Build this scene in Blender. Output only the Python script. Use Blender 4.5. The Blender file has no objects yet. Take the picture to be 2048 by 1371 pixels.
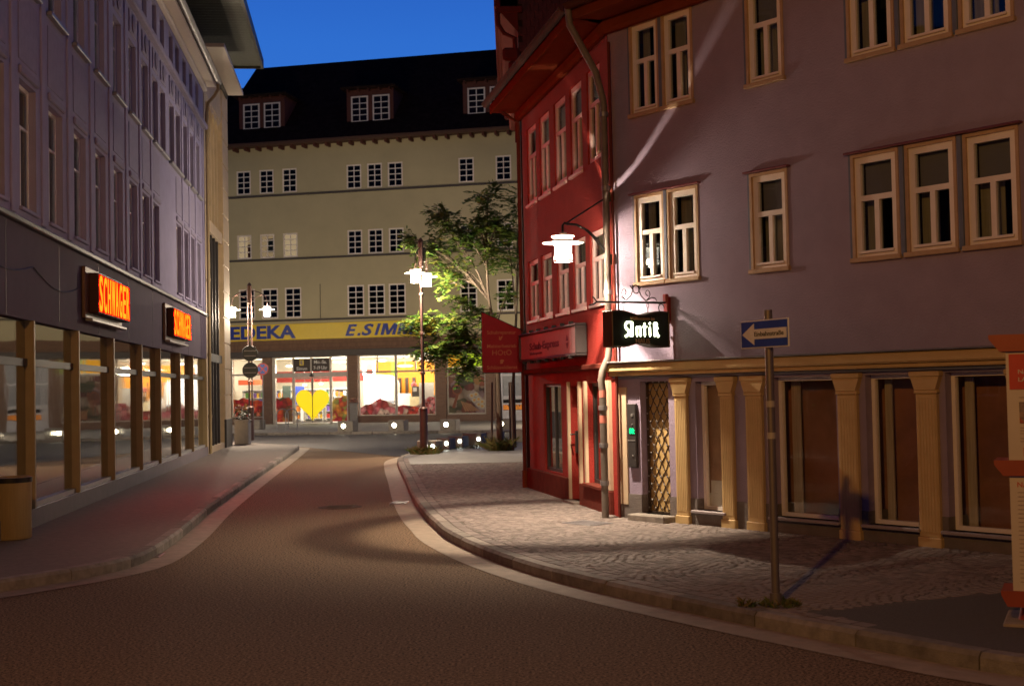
import bpy, bmesh, math, random
from mathutils import Vector, Matrix, noise
from mathutils.geometry import tessellate_polygon
random.seed(7)
S = bpy.context.scene
COL = S.collection

# ------------------------------------------------------------------ camera
EYE = 1.85
cam_d = bpy.data.cameras.new('camera'); cam = bpy.data.objects.new('camera', cam_d); COL.objects.link(cam)
cam_d.sensor_width = 36.0; cam_d.lens = 2600 / 2048 * 36
cam_d.clip_start = .1; cam_d.clip_end = 1500
ROLL, PITCH = .02, math.atan(93 * math.cos(.02) / 2600)
_f = Vector((0, math.cos(PITCH), math.sin(PITCH)))
_u0 = Vector((0, -math.sin(PITCH), math.cos(PITCH))); _r0 = Vector((1, 0, 0))
_r = math.cos(ROLL) * _r0 - math.sin(ROLL) * _u0
_u = math.cos(ROLL) * _u0 + math.sin(ROLL) * _r0
cam.matrix_world = Matrix(((_r.x, _u.x, -_f.x, 0), (_r.y, _u.y, -_f.y, 0), (_r.z, _u.z, -_f.z, EYE), (0, 0, 0, 1)))
cam_d.dof.use_dof = True; cam_d.dof.focus_distance = 17.0; cam_d.dof.aperture_fstop = 3.2
S.camera = cam

# ------------------------------------------------------------------ sky at blue hour
wd = bpy.data.worlds.new('World'); S.world = wd; wd.use_nodes = True
nt = wd.node_tree; nt.nodes.clear()
wo = nt.nodes.new('ShaderNodeOutputWorld'); bg = nt.nodes.new('ShaderNodeBackground')
tc = nt.nodes.new('ShaderNodeTexCoord'); sx = nt.nodes.new('ShaderNodeSeparateXYZ'); rp = nt.nodes.new('ShaderNodeValToRGB')
rp.color_ramp.elements[0].position = 0.0; rp.color_ramp.elements[0].color = (.055, .22, .70, 1)
rp.color_ramp.elements[1].position = .75; rp.color_ramp.elements[1].color = (.007, .022, .12, 1)
e = rp.color_ramp.elements.new(.26); e.color = (.028, .155, .62, 1)
e = rp.color_ramp.elements.new(.36); e.color = (.016, .085, .46, 1)
nt.links.new(tc.outputs['Generated'], sx.inputs[0]); nt.links.new(sx.outputs['Z'], rp.inputs[0])
# twilight is brightest over the place where the sun went down, ahead of the camera, and darkest behind
mr = nt.nodes.new('ShaderNodeMapRange'); mr.interpolation_type = 'SMOOTHSTEP'
mr.inputs['From Min'].default_value = -.85; mr.inputs['From Max'].default_value = 1.0; mr.inputs['To Min'].default_value = .10; mr.inputs['To Max'].default_value = 1.0
nt.links.new(sx.outputs['Y'], mr.inputs['Value']); nt.links.new(mr.outputs[0], bg.inputs[1])
nt.links.new(rp.outputs[0], bg.inputs[0]); nt.links.new(bg.outputs[0], wo.inputs[0])
bg.inputs[1].default_value = 1.0
S.view_settings.view_transform = 'Standard'; S.view_settings.look = 'None'
S.view_settings.exposure = 0; S.view_settings.gamma = 1
S.cycles.sample_clamp_indirect = 6; S.cycles.max_bounces = 8; S.cycles.transparent_max_bounces = 16

def light(name, kind, loc, power, color, size=.05, rot=None, parent=None):
    l = bpy.data.lights.new(name, kind); l.energy = power; l.color = color
    if kind == 'AREA': l.size = size
    else: l.shadow_soft_size = size
    o = bpy.data.objects.new(name, l); COL.objects.link(o); o.location = loc
    if rot: o.rotation_euler = rot
    if parent: o.parent = parent
    return o
SODIUM = (1.0, .46, .085)
HALIDE = (1.0, .80, .58)
# the sodium street lamp behind the photographer, whose shadows the one-way post and the bin cast
light('sodium_street_light', 'POINT', (-2.07, -.13, 6.57), 1700, SODIUM, .12)

# ------------------------------------------------------------------ materials
def hexs(c): return (c[0], c[1], c[2], 1)
MATS = {}
def mat(name, col, rough=.7, metal=0, var=.12, vscale=6, bump=0, bscale=40, spec=.5, col2=None, stretch=None, big=0, bigscale=.5, streak=0, rnd=None, tight=.2):
    if name in MATS: return MATS[name]
    m = bpy.data.materials.new(name); m.use_nodes = True; t = m.node_tree; b = t.nodes['Principled BSDF']
    b.inputs['Roughness'].default_value = rough; b.inputs['Metallic'].default_value = metal
    b.inputs['Specular IOR Level'].default_value = spec
    tcn = t.nodes.new('ShaderNodeTexCoord'); src = tcn.outputs['Object']
    if stretch:
        mp = t.nodes.new('ShaderNodeMapping'); mp.inputs['Scale'].default_value = stretch
        t.links.new(src, mp.inputs[0]); src = mp.outputs[0]
    n = t.nodes.new('ShaderNodeTexNoise'); n.inputs['Scale'].default_value = vscale; n.inputs['Detail'].default_value = 8
    n.inputs['Roughness'].default_value = .62
    t.links.new(src, n.inputs['Vector'])
    r = t.nodes.new('ShaderNodeValToRGB'); r.color_ramp.elements[0].position = .5 - tight; r.color_ramp.elements[1].position = .5 + tight
    a = col; c2 = col2 or tuple(min(1, x * (1 + var)) for x in col)
    if not col2: a = tuple(x * (1 - var) for x in col)
    r.color_ramp.elements[0].color = hexs(a); r.color_ramp.elements[1].color = hexs(c2)
    t.links.new(n.outputs['Fac'], r.inputs[0]); t.links.new(r.outputs[0], b.inputs['Base Color'])
    if rnd:     # each stone has a tone of its own
        if rnd == 'obj': ri = t.nodes.new('ShaderNodeObjectInfo').outputs['Random']
        else: ri = t.nodes.new('ShaderNodeNewGeometry').outputs['Random Per Island']
        rr = t.nodes.new('ShaderNodeMapRange'); rr.inputs['To Min'].default_value = .68; rr.inputs['To Max'].default_value = 1.25; t.links.new(ri, rr.inputs['Value'])
        hs_ = t.nodes.new('ShaderNodeHueSaturation'); t.links.new(rr.outputs[0], hs_.inputs['Value']); t.links.new(r.outputs[0], hs_.inputs['Color']); t.links.new(hs_.outputs[0], b.inputs['Base Color'])
    if big:     # broad blotches, and rain streaks drawn out down the wall
        mpb = t.nodes.new('ShaderNodeMapping'); mpb.inputs['Scale'].default_value = (1, 1, .22 if streak else 1); t.links.new(tcn.outputs['Object'], mpb.inputs[0])
        nb = t.nodes.new('ShaderNodeTexNoise'); nb.inputs['Scale'].default_value = bigscale; nb.inputs['Detail'].default_value = 5; nb.inputs['Roughness'].default_value = .6; t.links.new(mpb.outputs[0], nb.inputs['Vector'])
        rb_ = t.nodes.new('ShaderNodeValToRGB'); rb_.color_ramp.elements[0].position = .32; rb_.color_ramp.elements[1].position = .68
        rb_.color_ramp.elements[0].color = (1 - big, 1 - big, 1 - big, 1); rb_.color_ramp.elements[1].color = (1 + big * .5,) * 3 + (1,)
        mb_ = t.nodes.new('ShaderNodeMix'); mb_.data_type = 'RGBA'; mb_.blend_type = 'MULTIPLY'; mb_.inputs['Factor'].default_value = 1
        t.links.new(r.outputs[0], mb_.inputs['A']); t.links.new(rb_.outputs[0], mb_.inputs['B']); t.links.new(mb_.outputs['Result'], b.inputs['Base Color'])
    if bump:
        n2 = t.nodes.new('ShaderNodeTexNoise'); n2.inputs['Scale'].default_value = bscale; n2.inputs['Detail'].default_value = 6
        t.links.new(src, n2.inputs['Vector'])
        bp = t.nodes.new('ShaderNodeBump'); bp.inputs['Strength'].default_value = bump; bp.inputs['Distance'].default_value = .02
        t.links.new(n2.outputs['Fac'], bp.inputs['Height']); t.links.new(bp.outputs[0], b.inputs['Normal'])
    MATS[name] = m; return m
def emit(name, col, strength):
    if name in MATS: return MATS[name]
    m = bpy.data.materials.new(name); m.use_nodes = True; t = m.node_tree; t.nodes.clear()
    o = t.nodes.new('ShaderNodeOutputMaterial'); e = t.nodes.new('ShaderNodeEmission')
    e.inputs[0].default_value = hexs(col); e.inputs[1].default_value = strength
    t.links.new(e.outputs[0], o.inputs[0]); MATS[name] = m; return m
def glass(name, tint=(.9, .95, .95), refl=1.0, rough=.02):
    if name in MATS: return MATS[name]
    m = bpy.data.materials.new(name); m.use_nodes = True; t = m.node_tree; t.nodes.clear()
    o = t.nodes.new('ShaderNodeOutputMaterial'); mx = t.nodes.new('ShaderNodeMixShader')
    tr = t.nodes.new('ShaderNodeBsdfTransparent'); tr.inputs[0].default_value = hexs(tint)
    gl = t.nodes.new('ShaderNodeBsdfGlossy'); gl.inputs['Roughness'].default_value = rough
    fr = t.nodes.new('ShaderNodeFresnel'); ior = 1.5 if refl < 1.5 else 2.0
    # same reflectance on both faces of the thin pane
    ge = t.nodes.new('ShaderNodeNewGeometry'); mi = t.nodes.new('ShaderNodeMapRange'); mi.inputs['To Min'].default_value = ior; mi.inputs['To Max'].default_value = 1 / ior
    t.links.new(ge.outputs['Backfacing'], mi.inputs['Value']); t.links.new(mi.outputs[0], fr.inputs[0])
    mu = t.nodes.new('ShaderNodeMath'); mu.operation = 'MULTIPLY'; mu.inputs[1].default_value = refl; mu.use_clamp = True
    # faint unevenness of the pane
    tcn = t.nodes.new('ShaderNodeTexCoord'); nn = t.nodes.new('ShaderNodeTexNoise'); nn.inputs['Scale'].default_value = 1.3
    bp = t.nodes.new('ShaderNodeBump'); bp.inputs['Strength'].default_value = .03; bp.inputs['Distance'].default_value = .05
    t.links.new(tcn.outputs['Object'], nn.inputs[0]); t.links.new(nn.outputs['Fac'], bp.inputs['Height']); t.links.new(bp.outputs[0], gl.inputs['Normal'])
    t.links.new(fr.outputs[0], mu.inputs[0]); t.links.new(mu.outputs[0], mx.inputs[0])
    t.links.new(tr.outputs[0], mx.inputs[1]); t.links.new(gl.outputs[0], mx.inputs[2]); t.links.new(mx.outputs[0], o.inputs[0])
    MATS[name] = m; return m
def shine_glass(name, col, strength, through=.5):
    """lit lamp glass: clear glass that also glows"""
    if name in MATS: return MATS[name]
    m = bpy.data.materials.new(name); m.use_nodes = True; t = m.node_tree; t.nodes.clear()
    o = t.nodes.new('ShaderNodeOutputMaterial'); mx = t.nodes.new('ShaderNodeAddShader')
    tr = t.nodes.new('ShaderNodeBsdfTransparent'); tr.inputs[0].default_value = (through, through, through, 1)
    em = t.nodes.new('ShaderNodeEmission'); em.inputs[0].default_value = hexs(col); em.inputs[1].default_value = strength
    t.links.new(tr.outputs[0], mx.inputs[0]); t.links.new(em.outputs[0], mx.inputs[1]); t.links.new(mx.outputs[0], o.inputs[0])
    MATS[name] = m; return m
def brickmat(name, c1, c2, mortar, sx_, sz_, rough=.85, bump=.6, axis='XZ'):
    """small masonry, courses along local x / z"""
    if name in MATS: return MATS[name]
    m = bpy.data.materials.new(name); m.use_nodes = True; t = m.node_tree; b = t.nodes['Principled BSDF']
    b.inputs['Roughness'].default_value = rough
    tcn = t.nodes.new('ShaderNodeTexCoord'); sp = t.nodes.new('ShaderNodeSeparateXYZ'); cb = t.nodes.new('ShaderNodeCombineXYZ')
    t.links.new(tcn.outputs['Object'], sp.inputs[0]); t.links.new(sp.outputs[axis[0]], cb.inputs[0]); t.links.new(sp.outputs[axis[1]], cb.inputs[1])
    br = t.nodes.new('ShaderNodeTexBrick'); br.inputs['Scale'].default_value = 1.0
    br.inputs['Brick Width'].default_value = sx_; br.inputs['Row Height'].default_value = sz_; br.inputs['Mortar Size'].default_value = .008
    br.inputs['Color1'].default_value = hexs(c1); br.inputs['Color2'].default_value = hexs(c2); br.inputs['Mortar'].default_value = hexs(mortar)
    t.links.new(cb.outputs[0], br.inputs['Vector']); t.links.new(br.outputs['Color'], b.inputs['Base Color'])
    bp = t.nodes.new('ShaderNodeBump'); bp.inputs['Strength'].default_value = bump; bp.inputs['Distance'].default_value = .01; bp.invert = True
    t.links.new(br.outputs['Fac'], bp.inputs['Height']); t.links.new(bp.outputs[0], b.inputs['Normal'])
    MATS[name] = m; return m
def photo_print(name, cols, scale=2.0, seed=0.0, glow=0.0):
    """a printed food photograph: round patches of several colours"""
    if name in MATS: return MATS[name]
    m = bpy.data.materials.new(name); m.use_nodes = True; t = m.node_tree; b = t.nodes['Principled BSDF']; b.inputs['Roughness'].default_value = .5
    tcn = t.nodes.new('ShaderNodeTexCoord'); mp = t.nodes.new('ShaderNodeMapping'); mp.inputs['Location'].default_value = (seed, seed * 1.7, seed * .6)
    t.links.new(tcn.outputs['Object'], mp.inputs[0])
    nz = t.nodes.new('ShaderNodeTexNoise'); nz.inputs['Scale'].default_value = scale * 1.4; nz.inputs['Detail'].default_value = 4
    t.links.new(mp.outputs[0], nz.inputs[0])
    ad = t.nodes.new('ShaderNodeVectorMath'); ad.operation = 'MULTIPLY_ADD'; ad.inputs[1].default_value = (.35, .35, .35)
    t.links.new(nz.outputs['Color'], ad.inputs[0]); t.links.new(mp.outputs[0], ad.inputs[2])
    vo = t.nodes.new('ShaderNodeTexVoronoi'); vo.inputs['Scale'].default_value = scale; t.links.new(ad.outputs[0], vo.inputs['Vector'])
    s1 = t.nodes.new('ShaderNodeSeparateColor'); t.links.new(vo.outputs['Color'], s1.inputs[0])
    r = t.nodes.new('ShaderNodeValToRGB'); r.color_ramp.interpolation = 'CONSTANT'
    for i, c in enumerate(cols):
        if i < 2: el = r.color_ramp.elements[i]; el.position = i / len(cols)
        else: el = r.color_ramp.elements.new(i / len(cols))
        el.color = hexs(c)
    t.links.new(s1.outputs[0], r.inputs[0])
    sh = t.nodes.new('ShaderNodeMix'); sh.data_type = 'RGBA'; sh.blend_type = 'MULTIPLY'; sh.inputs['Factor'].default_value = .8
    r2 = t.nodes.new('ShaderNodeValToRGB'); r2.color_ramp.elements[0].color = (1.25, 1.2, 1.15, 1); r2.color_ramp.elements[1].color = (.35, .3, .3, 1); r2.color_ramp.elements[1].position = .75
    t.links.new(vo.outputs['Distance'], r2.inputs[0]); t.links.new(r.outputs[0], sh.inputs['A']); t.links.new(r2.outputs[0], sh.inputs['B'])
    t.links.new(sh.outputs['Result'], b.inputs['Base Color'])
    if glow:   # translucent film on a lit shop window lets light of the shop through
        t.links.new(sh.outputs['Result'], b.inputs['Emission Color']); b.inputs['Emission Strength'].default_value = glow
    MATS[name] = m; return m

M_asphalt = mat('asphalt', (.175, .118, .074), .9, var=.75, vscale=46, tight=.09, spec=.15, bump=.6, bscale=120, big=.28, bigscale=.45)
M_asphalt2 = mat('patched asphalt', (.075, .062, .052), .85, var=.3, vscale=50, bump=.6, bscale=120)
M_slab = mat('pavement concrete', (.16, .125, .105), .8, var=.2, vscale=14, bump=.3, bscale=90, big=.22, bigscale=.8)
M_bed = mat('sett bedding sand', (.095, .08, .068), .95, var=.3, vscale=30, bump=.5)
M_sett = mat('granite sett', (.205, .17, .155), .8, var=.14, vscale=9, bump=.25, bscale=140, rnd='isl', spec=.3)
M_kerb = mat('granite kerb', (.22, .195, .17), .8, var=.3, vscale=8, bump=.5, bscale=90, rnd='obj', spec=.25)
M_gutter = mat('gutter concrete', (.27, .215, .16), .8, var=.2, vscale=6, bump=.3, bscale=80)
M_lilac = mat('lilac render', (.325, .265, .36), .9, var=.08, vscale=3, bump=.4, bscale=45, big=.16, bigscale=1.1, streak=1, spec=.2)
M_ochre = mat('ochre paint', (.58, .41, .19), .6, var=.08, vscale=5, big=.16, bigscale=2.5, streak=1, spec=.3)
M_white = mat('white window paint', (.84, .77, .71), .45, var=.05)
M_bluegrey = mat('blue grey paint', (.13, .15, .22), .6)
M_plinth = mat('grey plinth render', (.17, .145, .135), .85, var=.15, bump=.4, bscale=60, big=.3, bigscale=1.5)
M_red = mat('oxblood render', (.33, .034, .026), .85, var=.12, vscale=3, bump=.8, bscale=45, big=.2, bigscale=1.3, streak=1, spec=.2)
M_orange = mat('orange eave paint', (.20, .045, .02), 1.0, var=.1, spec=.0, big=.15, bigscale=1.5)
M_redbrown = mat('red brown plinth', (.15, .038, .027), .95, var=.15, spec=.04, big=.2, bigscale=1.5)
M_cream = mat('cream jamb paint', (.55, .42, .28), .7, var=.08)
M_violet = mat('lavender white render', (.35, .32, .46), .9, var=.08, vscale=2.5, bump=.4, bscale=60, big=.18, bigscale=1.0, streak=1, spec=.15)
M_relief = mat('lavender relief render', (.31, .28, .38), .9, var=.1, spec=.15)
M_fascia = mat('grey fascia panel', (.135, .108, .145), .85, var=.08, vscale=2, spec=.12, big=.2, bigscale=1.2, streak=1)
M_bronze = mat('bronze shop frame', (.33, .245, .12), .5, metal=.0, var=.08)
M_darkframe = mat('dark frame', (.035, .03, .03), .5)
M_dark = mat('dark interior', (.02, .018, .018), .9)
M_floor = mat('shop floor', (.30, .28, .25), .35)
M_stone = mat('travertine', (.64, .47, .27), .65, var=.12, vscale=3, bump=.15, bscale=50, big=.12, bigscale=.8)
M_soffit = mat('white soffit', (.72, .64, .56), .7, var=.04)
M_corr = mat('green corrugated sheet', (.12, .13, .10), .5, metal=.2)
M_metal = mat('galvanised metal', (.42, .41, .40), .42, metal=.75, var=.12)
M_zinc = mat('zinc', (.27, .26, .27), .45, metal=.6, var=.15)
M_iron = mat('black iron', (.02, .018, .017), .45, metal=.4)
M_post = mat('lamp post paint', (.12, .07, .06), .4, metal=.4)
M_yellowwall = mat('pale yellow render', (.53, .47, .29), .9, var=.07, vscale=.6, bump=.3, bscale=30, big=.14, bigscale=.35, streak=1)
M_string = mat('dark string course', (.08, .07, .065), .8)
M_roof = mat('dark roof tile', (.028, .016, .013), .95, var=.4, vscale=3, bump=.6, bscale=14, spec=.05)
M_dormer = mat('dormer red boards', (.11, .033, .022), .7, var=.15)
M_brick = brickmat('clinker brick', (.28, .16, .10), (.22, .12, .08), (.30, .25, .2), .25, .075)
M_soldier = brickmat('soldier brick', (.26, .15, .09), (.20, .11, .07), (.10, .07, .05), .075, .25)
M_yellow = mat('sign yellow', (.85, .62, .03), .4, var=.03)
M_blue = mat('sign blue', (.015, .04, .30), .4, var=.03)
M_glass = glass('window glass', (.80, .84, .84), .8)
M_shopglass = glass('shop glass', (.80, .82, .80), 1.7, .03)
M_display = glass('display glass', (.95, .96, .95), 1.0)
M_clear = glass('clear shop glass', (.97, .98, .97), .8)
M_paper = mat('paper', (.75, .72, .66), .8, var=.03)
M_blind = mat('grey blind', (.34, .30, .32), .9, var=.05, stretch=(1, 1, 14))
M_curtain = mat('curtain', (.5, .42, .32), .9, var=.25, vscale=3, stretch=(14, 1, .6))

# ------------------------------------------------------------------ mesh building
class MB:
    def __init__(s): s.v = []; s.f = []; s.m = []; s.cur = 0
    def add(s, vs, fs):
        b = len(s.v); s.v += [tuple(p) for p in vs]
        for f in fs: s.f.append(tuple(b + i for i in f)); s.m.append(s.cur)
    def box(s, x0, x1, y0, y1, z0, z1):
        s.add([(x0, y0, z0), (x1, y0, z0), (x1, y1, z0), (x0, y1, z0), (x0, y0, z1), (x1, y0, z1), (x1, y1, z1), (x0, y1, z1)],
              [(0, 3, 2, 1), (4, 5, 6, 7), (0, 1, 5, 4), (1, 2, 6, 5), (2, 3, 7, 6), (3, 0, 4, 7)]); return s
    def quad(s, a, b, c, d): s.add([a, b, c, d], [(0, 1, 2, 3)]); return s
    def cbox(s, x0, x1, y0, y1, z0, z1, c=.01):
        """box with chamfered edges"""
        bm = bmesh.new(); bmesh.ops.create_cube(bm, size=1)
        for v in bm.verts: v.co = Vector((x0 + (v.co.x + .5) * (x1 - x0), y0 + (v.co.y + .5) * (y1 - y0), z0 + (v.co.z + .5) * (z1 - z0)))
        bmesh.ops.bevel(bm, geom=bm.edges[:], offset=c, segments=1, affect='EDGES')
        bm.verts.index_update(); s.add([v.co[:] for v in bm.verts], [tuple(v.index for v in f.verts) for f in bm.faces]); bm.free(); return s
    def tube(s, pts, r, seg=8, cap=True):
        pts = [Vector(p) for p in pts]; n = len(pts); rs = r if isinstance(r, (list, tuple)) else [r] * n
        vs = []; up = Vector((0, 0, 1)); prev = None
        for i, p in enumerate(pts):
            d = (pts[min(i + 1, n - 1)] - pts[max(i - 1, 0)])
            d = d.normalized() if d.length > 1e-9 else Vector((0, 0, 1))
            if prev is None:
                a = d.cross(up) if abs(d.z) < .95 else d.cross(Vector((1, 0, 0)))
            else: a = prev - d * prev.dot(d)
            a.normalize(); prev = a; b = d.cross(a)
            for k in range(seg):
                t = 2 * math.pi * k / seg; vs.append(p + (a * math.cos(t) + b * math.sin(t)) * rs[i])
        fs = [(i * seg + k, i * seg + (k + 1) % seg, (i + 1) * seg + (k + 1) % seg, (i + 1) * seg + k) for i in range(n - 1) for k in range(seg)]
        if cap: fs += [tuple(reversed(range(seg))), tuple(range((n - 1) * seg, n * seg))]
        s.add(vs, fs); return s
    def lathe(s, prof, cx=0, cy=0, cz=0, seg=24, cap=False):
        n = len(prof)
        vs = [(cx + r * math.cos(2 * math.pi * k / seg), cy + r * math.sin(2 * math.pi * k / seg), cz + z) for r, z in prof for k in range(seg)]
        fs = [(i * seg + k, i * seg + (k + 1) % seg, (i + 1) * seg + (k + 1) % seg, (i + 1) * seg + k) for i in range(n - 1) for k in range(seg)]
        if cap: fs += [tuple(reversed(range(seg))), tuple(range((n - 1) * seg, n * seg))]
        s.add(vs, fs); return s
    def prism(s, poly, y0, y1):
        """polygon in x,z pushed from y0 (front) to y1"""
        n = len(poly); tri = tessellate_polygon([[Vector((p[0], p[1], 0)) for p in poly]])
        vs = [(p[0], y0, p[1]) for p in poly] + [(p[0], y1, p[1]) for p in poly]
        fs = [tuple(t) for t in tri] + [tuple(n + i for i in reversed(t)) for t in tri] + [(i, (i + 1) % n, n + (i + 1) % n, n + i) for i in range(n)]
        s.add(vs, fs); return s
    def slab(s, poly, z0, z1):
        """polygon in x,y raised from z0 to z1"""
        n = len(poly); tri = tessellate_polygon([[Vector((p[0], p[1], 0)) for p in poly]])
        vs = [(p[0], p[1], z1) for p in poly] + [(p[0], p[1], z0) for p in poly]
        fs = [tuple(t) for t in tri] + [(i, (i + 1) % n, n + (i + 1) % n, n + i) for i in range(n)]
        s.add(vs, fs); return s
    def mesh(s, name, *mats, smooth=False):
        me = bpy.data.meshes.new(name); me.from_pydata(s.v, [], s.f)
        for m in mats: me.materials.append(m)
        if len(mats) > 1: me.polygons.foreach_set('material_index', s.m)
        bm = bmesh.new(); bm.from_mesh(me); bmesh.ops.recalc_face_normals(bm, faces=bm.faces[:]); bm.to_mesh(me); bm.free()
        if smooth:
            me.polygons.foreach_set('use_smooth', [True] * len(me.polygons))
            try: me.set_sharp_from_angle(angle=math.radians(40))
            except Exception: pass
        me.update(); return me
    def obj(s, name, m, parent=None, loc=(0, 0, 0), smooth=False):
        mats = m if isinstance(m, (list, tuple)) else [m]
        return put(name, s.mesh(name, *mats, smooth=smooth), parent, loc)
def put(name, me, parent=None, loc=(0, 0, 0), rotz=0, rot=None):
    o = bpy.data.objects.new(name, me); COL.objects.link(o); o.location = loc
    o.rotation_euler = rot if rot else (0, 0, rotz)
    if parent: o.parent = parent
    return o
def tag(o, label=None, cat=None, group=None, kind=None):
    if label: o['label'] = label
    if cat: o['category'] = cat
    if group: o['group'] = group
    if kind: o['kind'] = kind
    return o
def thing(name, label, cat, loc=(0, 0, 0), rotz=0, group=None):
    return tag(put(name, None, None, loc, rotz), label, cat, group)
def copy_tree(o, parent=None):
    c = o.copy(); COL.objects.link(c)
    if parent: c.parent = parent
    for ch in list(o.children): copy_tree(ch, c)
    return c
def ang(d): return math.atan2(d[1], d[0])
def box(name, m, parent, *a, chamfer=0):
    b = MB(); (b.cbox(*a, chamfer) if chamfer else b.box(*a)); return b.obj(name, m, parent)

def glyphs(body, h, width=None, shear=0, bold=0.0, depth=.01, gap=.0, font_scale=1.0):
    """letters as separate meshes standing in x/z, facing -y; list of (mesh builder, x offset)"""
    out = []
    cu = bpy.data.curves.new('letters', 'FONT'); cu.body = body; cu.size = 1; cu.extrude = .001; cu.offset = bold; cu.shear = shear; cu.resolution_u = 3
    o = bpy.data.objects.new('letters', cu); COL.objects.link(o)
    dg = bpy.context.evaluated_depsgraph_get(); dg.update()
    me = bpy.data.meshes.new_from_object(o.evaluated_get(dg))
    bpy.data.objects.remove(o); bpy.data.curves.remove(cu)
    return me
def text(name, body, h, m, parent, x, y, z, width=None, bold=0.0, shear=0, depth=.006, align='L', rotz=0, each=False):
    """flat lettering; z is the baseline, h the cap height, width stretches it"""
    me = glyphs(body, h, bold=bold, shear=shear)
    xs = [v.co.x for v in me.vertices]; ys = [v.co.y for v in me.vertices]
    if not xs: return None
    ref = glyphs('H', h, bold=bold); top = max(v.co.y for v in ref.vertices); base = min(v.co.y for v in ref.vertices); bpy.data.meshes.remove(ref)
    sz = h / (top - base); x0, x1 = min(xs), max(xs); sxx = (width / (x1 - x0)) if width else sz
    off = {'L': 0, 'C': -(x1 - x0) * sxx / 2}[align]
    zmid = .0
    for v in me.vertices:
        front = v.co.z > 0
        v.co = Vector(((v.co.x - x0) * sxx + off, (-depth if front else 0), (v.co.y - base) * sz))
    if each:
        bm = bmesh.new(); bm.from_mesh(me); bm.verts.ensure_lookup_table()
        seen = set(); islands = []
        for v in bm.verts:
            if v.index in seen: continue
            st = [v]; seen.add(v.index); isl = []
            while st:
                a = st.pop(); isl.append(a)
                for ed in a.link_edges:
                    q = ed.other_vert(a)
                    if q.index not in seen: seen.add(q.index); st.append(q)
            islands.append(isl)
        res = []
        for isl in islands:
            ids = {v.index: i for i, v in enumerate(isl)}
            fs = {f for v in isl for f in v.link_faces}
            b = MB(); b.v = [v.co[:] for v in isl]; b.f = [tuple(ids[v.index] for v in f.verts) for f in fs]; b.m = [0] * len(b.f)
            res.append(b.obj('letter', m, parent, (x, y, z)))
        bm.free(); bpy.data.meshes.remove(me); return res
    me.materials.clear(); me.materials.append(m)
    for p in me.polygons: p.material_index = 0
    me.name = name
    return put(name, me, parent, (x, y, z), rotz)

def wall_sheet(x0, x1, z0, z1, holes=(), rev=.15, y=0.0):
    holes = [(a, c, max(d, z0), min(e_, z1)) for a, c, d, e_ in holes]
    """wall face at y with openings (a, b, c, d) = x0 x1 z0 z1 and their reveals"""
    b = MB()
    xs = sorted({x0, x1, *[h[0] for h in holes], *[h[1] for h in holes]}); zs = sorted({z0, z1, *[h[2] for h in holes], *[h[3] for h in holes]})
    xs = [x for x in xs if x0 <= x <= x1]; zs = [z for z in zs if z0 <= z <= z1]
    for i in range(len(xs) - 1):
        for j in range(len(zs) - 1):
            cx, cz = (xs[i] + xs[i + 1]) / 2, (zs[j] + zs[j + 1]) / 2
            if any(h[0] < cx < h[1] and h[2] < cz < h[3] for h in holes): continue
            b.quad((xs[i], y, zs[j]), (xs[i + 1], y, zs[j]), (xs[i + 1], y, zs[j + 1]), (xs[i], y, zs[j + 1]))
    for a, c, d, e_ in holes:
        b.quad((a, y, d), (a, y, e_), (a, y + rev, e_), (a, y + rev, d)); b.quad((c, y, d), (c, y + rev, d), (c, y + rev, e_), (c, y, e_))
        b.quad((a, y, e_), (c, y, e_), (c, y + rev, e_), (a, y + rev, e_)); (b.quad((a, y, d), (a, y + rev, d), (c, y + rev, d), (c, y, d)) if d > z0 else None)
    return b
WIN_CACHE = {}
def window(parent, x, z, w, h, y, frame_m, glass_m, fr=.06, cols=2, rows=(1.0,), bar=.035, thick=.05, name='window', splits=None, key=None, mullion=None):
    """window whose lower left corner is (x, z), set at depth y; rows = fractions of the inner height from the bottom;
    splits = number of lights in each row. Frame is a part, each pane a sub-part."""
    splits = splits or [cols] * len(rows)
    k = (round(w, 2), round(h, 2), fr, tuple(rows), tuple(splits), bar, thick, frame_m.name, glass_m.name)
    if k not in WIN_CACHE:
        b = MB(); b.box(0, w, 0, thick, 0, fr); b.box(0, w, 0, thick, h - fr, h); b.box(0, fr, 0, thick, fr, h - fr); b.box(w - fr, w, 0, thick, fr, h - fr)
        panes = []; iz0, iz1, ix0, ix1 = fr, h - fr, fr, w - fr; zc = iz0; tot = sum(rows)
        for r, (rw, nc) in enumerate(zip(rows, splits)):
            zt = zc + (iz1 - iz0) * rw / tot
            if r < len(rows) - 1: b.box(ix0, ix1, .004, thick - .004, zt - bar / 2, zt + bar / 2)
            a0 = zc + (bar / 2 if r else 0); a1 = zt - (bar / 2 if r < len(rows) - 1 else 0)
            for c in range(nc):
                p0 = ix0 + (ix1 - ix0) * c / nc; p1 = ix0 + (ix1 - ix0) * (c + 1) / nc
                if c: b.box(p0 - bar / 2, p0 + bar / 2, .002, thick - .002, a0, a1)
                panes.append((p0 + (bar / 2 if c else 0), p1 - (bar / 2 if c < nc - 1 else 0), a0, a1))
            zc = zt
        pm = {}
        pl = []
        for p0, p1, a0, a1 in panes:
            kk = (round(p1 - p0, 3), round(a1 - a0, 3))
            if kk not in pm: pm[kk] = MB().box(0, p1 - p0, 0, .008, 0, a1 - a0).mesh('pane', glass_m)
            pl.append((pm[kk], p0, a0))
        WIN_CACHE[k] = (b.mesh('window', frame_m), pl)
    me, pl = WIN_CACHE[k]
    o = put(name, me, parent, (x, y, z))
    for m_, px, pz in pl: put('pane', m_, o, (px, thick * .55, pz))
    return o

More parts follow.
